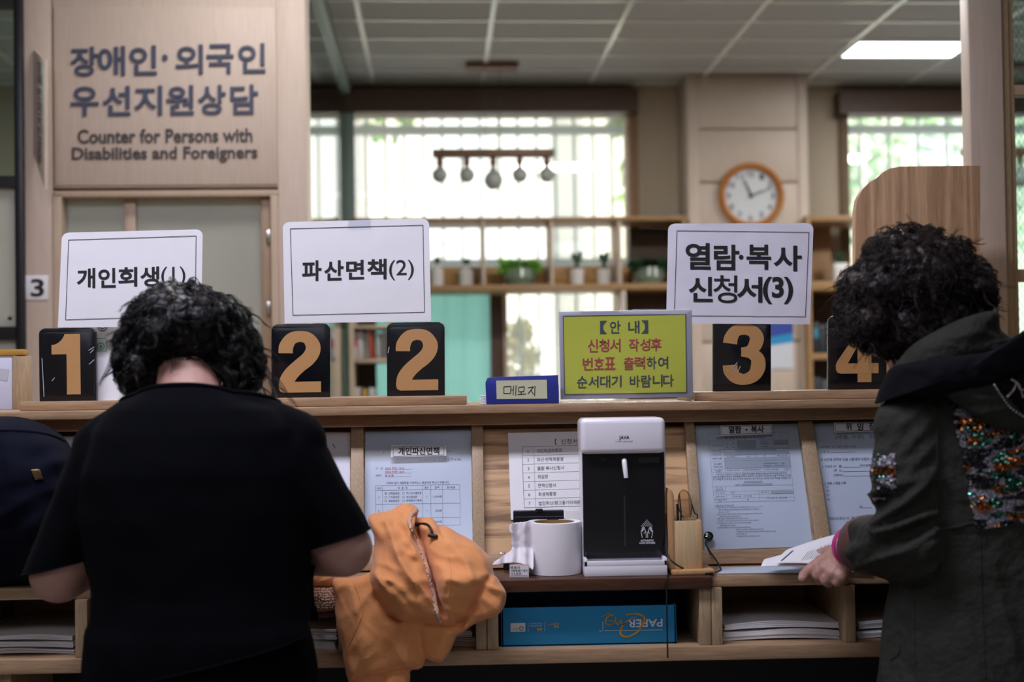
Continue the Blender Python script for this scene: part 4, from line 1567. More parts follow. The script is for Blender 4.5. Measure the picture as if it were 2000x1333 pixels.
# hidden neighbours on the left
t = form([(478, 846), (684, 845), (683, 1050), (474, 1054)], 'white form between the black shirt and the 개인파산면책 form')
k = LInk(RK, SO + .0005, zoomfn(350, 800, 2.5)); k.line(748, 168, 756, 178, 4); k.line(756, 178, 761, 190, 4); k.build('printing', INK_G, t)
form([(240, 850), (446, 848), (440, 1062), (232, 1066)], 'white form behind the back of the person in black')
form([(10, 855), (208, 851), (196, 1070), (-12, 1074)], 'white form glimpsed between the navy bag and the black shirt')

# numbered list behind the dispenser
f4 = zoomfn(920, 790, 2.456)
t = form([(992, 846), (1200, 842), (1206, 1010), (998, 1016)], 'white list of seven numbered requests behind the toilet roll', 'list_sheet', off=SO + .002, cat='notice', m_=PAPER)
k = LInk(RK, SO + .0025, f4, slope=-.03)
k.text('【  신청서', 402, 166, 510, 192, .01, 3); k.text('】', 600, 160, 612, 186, .01, 3)
rows_ = ['개인회생제증명', '파산·면책제증명', '열람·복사신청서', '위임장', '면책신청서', '회생제증명', '법인파산/항고등기타제증명']
for i, (s_, w_) in enumerate(zip(rows_, (120, 126, 128, 50, 84, 84, 216))):
    y = 226 + i * 41.6
    k.text(str(i + 1), (271.5 if i == 0 else 269) + i * 1.2, y - 7, (275 if i == 0 else 277) + i * 1.2, y + 7, .0, 3)
    x0 = 314 + i * 1.8
    k.text(s_, x0, y - 11 - 1.5, x0 + w_, y + 8 - 1.5, .004, 3)
for i in range(8):
    y = 205 + i * 41.6
    k.line(244 + i * 1.6, y + .5, 700, y - 13, 1.6 if i in (0, 7) else 1)
k.line(244, 205, 255, 497, 1.8); k.line(300, 203, 310, 495, 1)
k.build('printing', INK_G, t)
t = thing('tape_scrap', 'yellowed scrap of tape on the list beside the dispenser', 'tape', RK.at(1118, 1012, SO + .003))
m = MB(); m.prism([RK.at(1104, 999, SO + .003), RK.at(1135, 998, SO + .003), RK.at(1136, 1016, SO + .003), RK.at(1105, 1018, SO + .003)], RK.n * .0004); m.build('tape', mat('old_tape', 'd8d8d2', .5), t)

# reading and copying form
TE = [(1383.6, 848), (1537, 844.3), (1551.7, 978), (1394.7, 981.5)]
t = form([(1358, 832), (1557, 828), (1588, 1068), (1372, 1075)], 'white table form under the 열람·복사 tag, right of the pen stand')
fE = bilin(TE, 757, 659)
k = LInk(RK, SO + .0004, fE, 0)
for q in ((268, 72, 444, 112), (268, 114, 444, 152), (620, 78, 757, 94), (620, 98, 757, 118), (130, 186, 757, 208), (130, 238, 265, 266), (270, 238, 612, 266), (616, 238, 757, 266), (130, 272, 757, 338), (548, 562, 757, 592), (238, 160, 632, 176), (300, 462, 475, 482), (272, 488, 565, 508)):
    k.poly([(q[0], q[1]), (q[2], q[1]), (q[2], q[3]), (q[0], q[3])])
k.build('grey_cells', INK_L, t)
k = LInk(RK, SO + .0008, fE, 0)
for y in (0, 70, 154, 182, 210, 268, 340, 375, 507, 557, 590, 625, 659): k.line(0 if y not in (625,) else 0, y, 757, y, 2 if y in (0, 659) else 1.4)
for x, a, b in ((0, 0, 659), (757, 0, 659), (130, 70, 375), (268, 70, 154), (444, 70, 154), (620, 70, 154), (118, 507, 659), (430, 557, 659), (548, 557, 590), (620, 0, 70), (690, 0, 70), (265, 210, 268), (612, 210, 268)): k.line(x, a, x, b, 1.4)
for y in (112, 238): k.line(130, y, 757, y, 1.2)
for x in (150, 305, 500, 690): k.rect([(x, 348), (x + 16, 348), (x + 16, 362), (x, 362)], 1.6)
for x in (178, 285): k.rect([(x, 602), (x + 15, 602), (x + 15, 615), (x, 615)], 1.6)
k.build('ruling', INK_F, t)
k = LInk(RK, SO + .0008, fE, 0)
L_ = [('재판기록 열람·복사/출력·복제 신청서', 68, 34, 545, 60), ('신  청  인', 22, 106, 112, 124), ('성      명', 160, 86, 240, 104), ('자      격', 160, 126, 240, 144), ('전화 번호', 494, 78, 562, 92), ('담당사무원', 488, 98, 570, 112), ('소명자료', 496, 128, 562, 144),
      ('신청구분', 16, 160, 110, 176), ('사용용도', 16, 190, 110, 204), ('대상기록', 16, 230, 110, 250), ('사건번호', 152, 218, 240, 232), ('사       건       명', 350, 218, 530, 232), ('재 판 부', 640, 218, 736, 232), ('복사/출력', 26, 284, 104, 300), ('복제할 부분', 22, 310, 112, 326),
      ('(복사/출력 매수      매)', 500, 290, 700, 306), ('(복제용량      메가바이트)', 500, 314, 700, 330), ('복사/출력', 30, 346, 100, 358), ('방법', 46, 362, 84, 372), ('법원 복사기', 172, 348, 268, 362), ('변호사단체 복사기', 328, 348, 470, 362), ('신청인 복사설비', 522, 348, 640, 362), ('필사', 712, 348, 744, 362),
      ('이와 같이 신청하고, 신청인은 열람·복사/출력·복제에 관련된 준수사항을 엄수하며,', 40, 384, 715, 404), ('열람·복사/출력·복제의 결과물을 통하여 알게 된 개인정보, 영업비밀 등을 개인정보 보호법', 8, 406, 748, 426), ('등 관계법령 상 정당한 용도 이외로 사용하는 경우 민사상, 형사상 모든 책임을 지겠습니다.', 8, 430, 748, 450), ('신청인', 212, 490, 262, 506),
      ('비 고', 30, 514, 90, 526), ('(재판장', 24, 530, 96, 542), ('지정사항 등)', 16, 544, 104, 555), ('영 수 일 시', 18, 566, 104, 582), ('2020', 166, 566, 200, 580), ('영 수 인', 450, 566, 528, 582), ('신청수수료', 18, 600, 100, 616), ('500 원', 205, 600, 256, 616), ('면 제', 318, 600, 356, 616), ('복사/출력·복제', 8, 632, 112, 644), ('비용', 44, 646, 76, 657), ('원', 310, 634, 326, 650), ('(수 입 인 지  첩 부 란)', 500, 622, 690, 640),
      ('※ 준수사항 및 작성요령', 2, 686, 182, 704)]
B_L = ['1. [개인정보 보호법 제19조] 개인정보처리자로부터 개인정보를 제공받은 자는 다음 각 호의 어느 하나에', '해당하는 경우를 제외하고는 개인정보를 제공받은 목적 외의 용도로 이용하거나 이를 제3자에게', '제공하여서는 아니 된다.', '2. [민사소송법 제162조 제4항] 소송기록을 열람·복사한 사람은 열람·복사에 의하여 알게 된 사항을', '이용하여 공공의 질서 또는 선량한 풍속을 해하거나', '3. 신청인·소명자료의 기재란에 변호사 등의 대리인이 신청하는 경우에는', '4. 신청수수료는 1건당 500원(수입인지로 납부). 다만, 사건의 당사자 및 그 법정대리인·', '5. 매수·용량란은 신청인이 기재하지 아니하고, 전자기록의 경우에는 비용란에', '복사/출력·복제할 용량을 기재합니다.', '6. 법원복사기로 복사하는 경우에는 1장당 50원의 비용을 수입인지로 납부']
y = 706
for i, s_ in enumerate(B_L):
    x0 = 10 if s_[0].isdigit() else 36
    w_ = min(770 - x0, 7.6 * len(s_))
    L_.append((s_, x0, y, x0 + w_, y + 15)); y += 21.5
for i, s_ in enumerate(['복제 비용은 500원이며, 매체를 지참하여야 합니다.', '7. 열람·복사 담당 법원공무원의 처분에 대하여 불복하는 경우에는 이의신청', '을 할 수 있습니다.', '8. 사용용도를 구체적으로 기재하여야 합니다.']):
    L_.append((s_, 180, y, 180 + min(590, 9 * len(s_)), y + 15)); y += 21.5
for tx in L_: k.text(*tx, .006, 1)
k.build('printing', INK_F, t)
tag_label([(1407, 832), (1508, 829), (1508, 848), (1408, 852)], [('열람', 1423, 833, 1448, 847, .026, 4), ('·', 1456, 838, 1460, 842, .05, 3), ('복사', 1467, 832, 1492, 846, .026, 4)], [(1410, 834), (1505.5, 831), (1506, 846), (1410, 849.5)], 'white tag reading 열람 · 복사 at the top of the table form')
cover([(1355, 826), (1555, 823), (1592, 1078), (1374, 1082)], 'clear cover over the 열람 · 복사 form')

# power of attorney form
t = form([(1584, 828), (1780, 824), (1812, 1066), (1612, 1074)], 'white form under the 위임장 tag, cut off by the olive sleeve')
f5 = zoomfn(1300, 790, 2.4545)
k = LInk(RK, SO + .0005, f5)
for tx in (('(제출, 수령)', 815, 148, 950, 170), ('위 임 장', 975, 142, 1080, 166), ('사건번호 : 20   (회단, 회면, 개회)', 738, 198, 912, 212), ('신 청 인 :', 740, 222, 790, 234), ('위 사건에 관하여 다음 사람에게 아래의 서류를 제출·수령', 742, 256, 1080, 272), ('1. 수임인 (이   름)', 752, 292, 846, 306), ('(주민등록번호', 930, 288, 1010, 302), ('(주   소)', 806, 312, 846, 326), ('(연락처)', 806, 334, 850, 348), ('2. 제출, 수령할 서류', 762, 372, 864, 386),
           ('(1)', 768, 390, 782, 402), ('(2)', 770, 410, 784, 422), ('(3)', 772, 430, 786, 442), ('(4)', 774, 452, 788, 464), ('20', 930, 486, 942, 498), ('위임인(신청인) (이   름)', 782, 540, 906, 556), ('(주   소)', 864, 562, 906, 574), ('(연락처)', 866, 584, 908, 596)):
    k.text(*tx, .008, 2)
for a in ((795, 231, 912), (850, 303, 928), (850, 323, 990), (853, 345, 990), (940, 497, 990), (910, 552, 990)): hl(k, a[0], a[1], a[2], 1.5)
k.build('printing', INK_F, t)
tag_label([(1629, 826), (1735, 823), (1736, 842), (1630, 845)], [('위', 1652, 827, 1663, 841, .026, 4), ('임', 1674, 827, 1686, 841, .026, 4), ('장', 1697, 826, 1709, 840, .026, 4)], [(1632, 828), (1732, 825), (1733, 840), (1632, 843)], 'white tag reading 위임장 beside the olive sleeve')
cover([(1584, 824), (1782, 821), (1834, 1074), (1622, 1078)], 'clear cover over the 위임장 form')

# ================================================================== THINGS ON THE WORKTOP
def on_top(px, py):              # on the worktop
    return atz(px, py, zw + .001)
# ---- hand sanitizer dispenser
Yd = 2.285
zd = zw + .001
def dbox(mb, x0, y0, x1, y1, Y, Yb, bev, zbot=None):
    xa, xb = at(x0, (y0 + y1) / 2, Y).x, at(x1, (y0 + y1) / 2, Y).x
    za, zb = at((x0 + x1) / 2, y1, Y).z, at((x0 + x1) / 2, y0, Y).z
    return mb.box((xa, Y, za if zbot is None else zbot), (xb, Yb, zb), bev, 4)
t = thing('sanitizer_dispenser', 'white automatic hand sanitizer dispenser with a glossy black front on the worktop', 'dispenser', V((at(1219, 1130, Yd).x, 2.32, zd)))
m = MB(); dbox(m, 1136, 826, 1302, 1128, Yd + .026, 2.37, .006, zbot=zd); m.build('housing', WHITEPL, t, 40)
m = MB(); dbox(m, 1134.5, 817, 1300.5, 887, Yd, 2.372, .010); m.build('head_cover', WHITEPL, t, 40)
m = MB(); dbox(m, 1139, 884, 1299, 1092, Yd + .016, Yd + .03, .002); m.build('front_panel', BLACKG, t)
x0, x1 = at(1141, 1110, Yd - .01).x, at(1303, 1110, Yd - .01).x
z1 = at(1220, 1091, Yd - .01).z
m = MB()
zr_ = z1 - .012
m.box((x0, Yd - .014, zd), (x1, Yd + .05, zr_), .002)
m.box((x0, Yd - .014, zr_ - .002), (x1, Yd - .010, z1 - .004), .001); m.box((x0, Yd - .014, zr_ - .002), (x0 + .006, Yd + .04, z1), .001); m.box((x1 - .006, Yd - .014, zr_ - .002), (x1, Yd + .04, z1), .001)
m.build('drip_tray', WHITEPL, t, 40)
m = MB(); m.tube([at(1219, 899, Yd + .012), at(1220, 908, Yd + .004), at(1223, 934, Yd + .003)], [.0048, .0048, .0042], 14); m.build('nozzle', WHITEPL, t, 60)
DP = vplane(Yd + .016)
k = Ink(DP, .0006); k.poly([(1218, 968), (1221.5, 968), (1222.5, 1068), (1219, 1068)]); k.build('level_window', mat('dark_window', '2c2d33', .3), t)
k = Ink(DP, .0006); k.poly([(1247, 894), (1288, 893), (1288, 904), (1247, 905)]); k.build('display', mat('grey_display', '26272c', .3), t)
k = Ink(vplane(Yd), .0004); k.text('JAVA', 1209, 851.5, 1229.5, 860.5, .022, 4); k.text('AUTOMATIC HAND SANITIZER', 1202, 862, 1236, 863.6, .01, 1); k.build('printing', INK, t)
k = Ink(DP, .0008)
k.text('AUTOMATIC', 1251, 1054.5, 1277, 1058.5, .02, 2); k.text('HAND SANITIZER', 1249, 1059.5, 1280, 1063, .02, 2)
for i in range(6):
    for j in range(i + 1):
        x = 1263.5 + (j - i / 2) * 4; y = 1016.5 + i * 2.3
        k.poly([(x - .7, y - .7), (x + .7, y - .7), (x + .7, y + .7), (x - .7, y + .7)])
for sx in (-1, 1):
    f = lambda q: [(1263.5 + sx * x, y) for x, y in q]
    for q in ([(1.5, 1051), (1.5, 1041), (3.5, 1036), (5, 1031)], [(9, 1051), (10.5, 1044), (11.5, 1038), (10.2, 1036), (8, 1040)], [(5, 1031), (6.5, 1030), (6, 1036)], [(6.5, 1030), (8.3, 1030.5), (7.4, 1037)], [(8.3, 1030.5), (9.6, 1032.5), (8, 1040)], [(3.5, 1036), (3.3, 1041), (6, 1043)]):
        q = f(q)
        for a, b in zip(q, q[1:]): k.line(*a, *b, 1.0)
k.build('hand_symbol', WHITEPL, t)
m = MB(); m.lathe(at(1178, 898, Yd + .0165), [(0, .001), (.003, .001), (.003, 0)], 16, (0, -1, 0)); m.build('sensor', INK, t)

# ---- toilet roll
rc = on_top(1085, 1122); rc.z = zw + .001
rc.y += .02
rr = 53 / (F / rc.y); rh = at(1085, 1024, rc.y - rr * .9).z - rc.z
TISSUE = mat('tissue', 'e3e0e6', .95, var=.02, scale=300, bump=.25, bscale=900)
t = thing('toilet_roll', 'white toilet paper roll standing on the dark worktop with a torn end hanging left', 'toilet roll', rc)
m = MB(); m.lathe(rc, [(rr * .62, .001), (rr, .001), (rr * 1.005, rh * .3), (rr, rh - .004), (rr * .985, rh), (rr * .76, rh), (rr * .75, rh * .5)], 72, close=True); m.build('roll', TISSUE, t, 40)
m = MB(); m.lathe(rc, [(rr * .72, .002), (rr * .745, .002), (rr * .745, rh - .001), (rr * .72, rh - .001)], 48, close=True); m.build('core', mat('cardboard', '9a7b52', .8, var=.1), t, 40)
def polar(outline, Yf, thick, fold, N=150, rings=26, centre=None, back=.012, prof=.5):
    """pillow over a star-shaped pixel outline: Yf(px,py) the depth of its back, thick its bulge, fold(px,py) extra relief"""
    O = smoothed(outline, N)
    c = V(centre + (0,)) if centre else sum(O, V()) / len(O)
    m = MB(); bm = m.bm
    def side(front):
        g = []
        for i in range(rings + 1):
            s = 1 - (1 - i / rings) ** 1.0
            row_ = []
            for p in O:
                q = c.lerp(p, s)
                h = max(0, 1 - s ** 2.4) ** prof
                y = Yf(q.x, q.y) + (back * h if not front else -thick * h - fold(q.x, q.y) * min(1, (1 - s) * 6))
                row_.append(at(q.x, q.y, y))
            g.append(row_)
        return g
    for front in (True, False):
        g = side(front)
        if front:
            edge = [bm.verts.new(p) for p in g[-1]]
        vs = [[bm.verts.new(p) for p in row_] for row_ in g[1:-1]] + [edge]
        cv = bm.verts.new(g[0][0])
        for j in range(N):
            j2 = (j + 1) % N
            bm.faces.new((cv, vs[0][j], vs[0][j2]))
            for a, b in zip(vs, vs[1:]):
                bm.faces.new((a[j], b[j], b[j2], a[j2]))
    bmesh.ops.recalc_face_normals(bm, faces=bm.faces[:])
    return m
z8 = lambda q: [(960 + x / 6.665, 950 + y / 6.665) for x, y in q]
tail = z8([(545, 470), (430, 468), (320, 475), (245, 500), (225, 575), (252, 600), (262, 700), (258, 745), (265, 800), (240, 850), (150, 915), (20, 1000), (28, 1038), (150, 1015), (260, 1003), (340, 1008), (430, 1030), (500, 1075), (545, 1075), (550, 800)])
yt = rc.y - rr * .55
o = polar(tail, lambda x, y: yt + .004 * math.sin(x * .25) - max(0, (y - 1070)) * .0006, .002, lambda x, y: .003 * noise.noise(V((x * .09, y * .05, 3))), N=220, rings=20, centre=(1018, 1062), back=-.0012).build('torn_end', TISSUE, t, 180)
b_ = on_top(1014, 1129); yb_ = b_.y
t = thing('rubber_stamp', 'small wooden block stamp with printed Korean lines at the foot of the toilet roll', 'stamp', V((b_.x, yb_, zw + .001)))
xa, xb = at(996, 1117, yb_).x, at(1033, 1117, yb_).x
m = MB(); m.box((xa, yb_, zw + .001), (xb, yb_ + .035, at(1014, 1104, yb_).z), .001); m.build('block', mat('pinkish_wood', 'a58a84', .6), t)
k = Ink(vplane(yb_), .0005, slope=0); k.poly([(995.5, 1105), (1032.5, 1105), (1032.5, 1128.5), (995.5, 1128.5)]); k.build('face', PAPER, t)
k = Ink(vplane(yb_), .001, slope=0)
k.text('변호사', 997, 1106.5, 1016, 1112, .015, 2); k.text('서울특별시 중구', 997, 1113, 1031, 1117.5, .01, 2); k.text('서소문로', 997, 1119, 1018, 1123, .01, 2); k.rect([(998, 1124.5), (1030, 1124.5), (1030, 1127.5), (998, 1127.5)], .6)
k.build('lettering', INK, t)
b_ = on_top(992, 1114)
t = thing('ink_pad', 'small black ink pad half hidden under the torn tissue', 'ink pad', b_)
m = MB(); cbox(m, 983, 1098, 1010, 1115, b_.y, .04, .002, zbot=zw + .001); m.build('case', BLACKPL, t)
t = thing('foil_scrap', 'crumpled scrap of foil behind the torn tissue', 'wrapper', on_top(978, 1100))
m = MB(); m.ell(V((on_top(981, 1098).x, b_.y + .035, zw + .016)), (.008, .005, .0145), u=10, v=7); me = m.mesh(); displace(me, lambda c, nn: .003 * noise.noise(c * 180)); link_mesh('foil', me, STEEL, t)
b_ = V((at(1052, 1020, 2.375).x, 2.375, zw + .001))
t = thing('black_holder', 'black plastic holder standing behind the toilet roll', 'holder', b_)
m = MB(); cbox(m, 1003, 998, 1102, 1060, 2.372, .018, .002, zbot=zw + .001); m.build('body', BLACKPL, t)
m = MB(); cbox(m, 1046, 995, 1060, 1001, 2.370, .01, .001); m.build('tab', BLACKPL, t)
m = MB(); cbox(m, 1005, 1009.5, 1100, 1010.5, 2.3715, .002, 0); m.build('seam', INK_G, t)

# ---- wooden pen stand with reading glasses
MAPLE = wood('pale_maple', 'b99a70', 'd9bf97', 'Z', ring=.15); PINE = wood('orange_pine', 'a87c50', 'cfa678', 'Z', ring=.2)
p0 = on_top(1355, 1124); y0 = p0.y
t = thing('pen_stand', 'small pale wood pen stand on the worktop right of the dispenser', 'pen stand', V((at(1350, 1120, y0).x, y0 + .04, zw + .001)))
m = MB(); xa, xb = at(1312, 1122, y0).x, at(1396, 1122, y0).x
m.box((xa, y0, zw + .001), (xb, y0 + .085, zw + .010), .002); m.build('base', PINE, t)
zb_ = zw + .010
yb2 = y0 + .018
xa, xb = at(1318, 1060, yb2).x, at(1365, 1060, yb2).x
zt_ = at(1340, 1018, yb2).z
m = MB()
m.box((xa, yb2, zb_), (xb, yb2 + .004, zt_), .0008); m.box((xa, yb2 + .046, zb_), (xb, yb2 + .05, zt_), .0008); m.box((xa, yb2 + .004, zb_), (xb, yb2 + .046, zb_ + .01))
m.build('box', MAPLE, t)
m = MB(); m.box((xb - .0005, yb2, zb_), (xb + .006, yb2 + .05, zt_), .0008); m.build('side', PINE, t)
xl = at(1306, 1030, yb2).x; zt2 = at(1313, 956, yb2).z
m = MB(); m.prism([V((xl, yb2, zb_)), V((xa, yb2, zb_)), V((xa, yb2, zt2 - .012)), V((xa - .003, yb2, zt2 - .003)), V((xa - .008, yb2, zt2)), V((xl + .002, yb2, zt2 - .002)), V((xl, yb2, zt2 - .01))], (0, .05, 0), .0015); m.build('side', PINE, t)
kb = V((xl - .001, yb2 + .02, at(1301, 1002, yb2).z))
m = MB(); m.lathe(kb, [(0, .010), (.006, .010), (.007, .004), (.004, 0)], 18, (-1, 0, 0)); m.build('knob', STEEL, t)
yg = yb2 + .022
t = thing('reading_glasses', 'brown tinted reading glasses standing folded in the pen stand', 'glasses', V((at(1340, 1010, yg).x, yg, zb_ + .011)))
m = MB()
lc = at(1338, 986, yg)
oval = [lc + V((.0125 * math.cos(a) + .004 * math.sin(a) * -.6, .001, .027 * math.sin(a))) for a in (2 * math.pi * i / 36 for i in range(37))]
m.tube(oval, .0009, 8, False); m.build('rim', BRASS, t)
m = MB(); m.prism(oval[:-1], (0, .001, 0)); m.build('lens', glass('brown_lens', (.90, .84, .78), refl=.08), t)
m = MB(); m.tube([at(1327, 966, yg + .006), at(1330, 1000, yg + .006), V((at(1331, 1016, yg).x, yg + .006, zb_ + .012))], [.001, .0014, .0014], 8); m.build('temple', INK, t)
m = MB(); m.tube(spline([at(1351, 985, yg), at(1357, 1003, yg + .003), at(1362, 1006, yg + .003), at(1361, 1016, yg + .003)], 10), .0012, 8); m.build('temple', INK, t)
t = thing('black_pen', 'thin black pen standing in the pen stand', 'pen', V((at(1322, 1000, yg).x, yg, zb_ + .011)))
m = MB(); m.tube([V((at(1325, 1030, yg).x, yg - .006, zb_ + .011)), at(1323, 985, yg - .006)], .0022, 10); m.build('barrel', INK, t)
# cord tethered to the board
CORD = mat('black_cord', '0c0c10', .5)
pc = [kb + V((-.004, -.003, .003)), at(1301, 1040, 2.30), at(1303, 1082, 2.285), at(1320, 1103, 2.275), on_top(1350, 1119) + V((0, 0, .003)), on_top(1385, 1124) + V((0, 0, .003)), on_top(1406, 1118) + V((0, 0, .003)), at(1404, 1103, 2.34), at(1388, 1080, 2.385), RK.at(1378, 1062, .001), RK.at(1383, 1049, .0)]
t = thing('pen_leash', 'thin black tether cord looping from the pen stand knob to the round stud', 'leash', pc[4])
m = MB(); m.tube(spline(pc, 90), .0016, 8); m.build('loop', CORD, t)
t = thing('round_stud', 'round dark patterned stud on the cover of the table form', 'stud', RK.at(1384, 1050, -.005))
m = MB(); m.lathe(RK.at(1384, 1048, -.0055), [(0, .006), (.004, .006), (.008, .004), (.0093, .001), (.0093, 0)], 28, RK.n); m.build('head', BLACKPL, t)
m = MB(); c0 = RK.at(1384, 1048, .0008)
for i in range(8):
    a = math.pi / 4 * i; x_, y_ = frame_from(RK.n)
    m.tube([c0 + (x_ * math.cos(a) + y_ * math.sin(a)) * .002, c0 + (x_ * math.cos(a) + y_ * math.sin(a)) * .006 - RK.n * .001], .0005, 5)
m.build('relief', STEEL, t)
t = thing('hanging_cable', 'thin black cable hanging straight down over the worktop edge right of the dispenser', 'cable', at(1303, 1286, WF - .012))
pc = [V((at(1306, 1112, 2.33).x, 2.33, zw + .003)), V((at(1305, 1125, 2.27).x, 2.27, zw + .003)), V((at(1303, 1134, WF - .008).x, WF - .008, zw)), at(1302, 1160, WF - .011), at(1303, 1220, WF - .012), at(1304, 1286, WF - .012)]
m = MB(); m.tube(spline(pc, 50), .0015, 8); m.build('cable', CORD, t)
t = thing('desk_mat', 'thin bluish translucent mat lying at the right worktop under the held papers', 'mat', on_top(1480, 1116))
m = MB(); m.prism([on_top(1404, 1110), on_top(1700, 1106), on_top(1703, 1118), on_top(1402, 1122)], (0, 0, .0015)); m.build('mat', mat('blue_grey_film', 'b4bfcc', .55), t)
t = thing('yellow_pencil', 'yellow pencil leaning against the display strip above the held papers', 'pencil', RK.at(1606, 1085, .008))
m = MB(); m.tube([RK.at(1604, 1049, .006), RK.at(1607, 1092, .010)], .0045, 6); m.build('barrel', mat('pencil_yellow', 'b88a2a', .4), t)

# ================================================================== CUBBIES
t = thing('paper_carton', 'blue copy paper carton lid lying upside down in the middle cubby', 'box', V((at(1148, 1262, 2.29).x, 2.39, zs0)))
q = [(979, 1191), (1320, 1182), (1317, 1259), (977, 1266)]
P = [at(x, y, 2.288) for x, y in q]
xa, xb = P[0].x, P[1].x
ztc = P[1].z
TEAL = mat('teal_blue_card', '1286bd', .45, var=.03)
m = MB()
m.box((xa, 2.288, zs0), (xb, 2.291, ztc), .0008); m.box((xa, 2.50, zs0), (xb, 2.503, ztc)); m.box((xa, 2.288, zs0), (xa + .003, 2.503, ztc)); m.box((xb - .003, 2.288, zs0), (xb, 2.503, ztc)); m.box((xa, 2.288, zs0), (xb, 2.503, zs0 + .003))
m.build('tray', TEAL, t)
class RInk(LInk):
    def text(s, tx, x0, y0, x1, y1, bold=0, res=3):
        co, fs = glyph_mesh(tx, bold, res); b = len(s.v)
        for (u, w) in co:
            x = x1 - (x1 - x0) * u; y = y0 + (y1 - y0) * w
            s.v.append(s.pt(x, y + s.slope * (x - (x0 + x1) / 2)))
        s.f += [tuple(i + b for i in f) for f in fs]
CP = vplane(2.288)
k = RInk(CP, .0008, f4, -.025)
k.text('PAPER', 752, 1032, 918, 1070, .012, 4)
hl(k, 640, 1087, 918, 2); k.line(632, 1044, 632, 1088, 2); hl(k, 615, 1089, 628, 2)
k.poly([(190, 1052), (260, 1050), (260, 1091), (190, 1093)]); k.line(274, 1048, 274, 1092, 1.2); k.line(353, 1047, 353, 1091, 1.2)
k.text('A4 210x297mm', 282, 1060, 340, 1067, .0, 1); k.text('5,000 sheets', 282, 1049, 340, 1056, .0, 1)
k.build('white_printing', WHITEPL, t)
k = RInk(CP, .0012, f4, -.02)
k.text('75', 398, 1048, 422, 1072, .02, 3); k.text('g/m²', 368, 1052, 394, 1062, 0, 2); k.text('A4', 318, 1073, 342, 1090, .03, 3)
k.build('orange_figures', mat('orange_figures', 'e6ae2c', .5), t)
k = RInk(CP, .0012, f4, -.02)
def brush(pts, ws):
    S = spline([V((x, y, 0)) for x, y in pts], 60)
    for i in range(59):
        a, b = S[i], S[i + 1]; u = i / 59 * (len(ws) - 1); j = min(int(u), len(ws) - 2); w = ws[j] + (ws[j + 1] - ws[j]) * (u - j)
        k.line(a.x, a.y, b.x + (b.x - a.x) * .3, b.y + (b.y - a.y) * .3, w)
brush([(742, 1012), (790, 1006), (828, 1022), (820, 1060), (795, 1095), (750, 1116), (722, 1108), (718, 1085), (735, 1055), (762, 1032), (790, 1020)], (4, 8, 12, 9, 7, 8, 11, 8, 5, 3))
brush([(742, 1050), (728, 1057), (720, 1042), (716, 1024), (714, 1044), (704, 1056), (695, 1046), (693, 1022)], (3, 5, 6, 5, 5, 6, 6, 4))
brush([(650, 1039), (686, 1042), (680, 1055), (662, 1060), (646, 1050), (648, 1030), (664, 1016), (690, 1016), (660, 1008), (626, 1020)], (4, 5, 5, 6, 6, 6, 5, 4, 4, 2))
k.build('orange_script', mat('orange_print', 'e6ae2c', .5), t)
k = RInk(CP, .0014, f4, -.02); ring(k, 242, 1077, 9, 4); k.line(200, 1084, 226, 1083, 2); k.line(200, 1076, 226, 1075, 1.5); k.build('green_mark', G_INK, t)

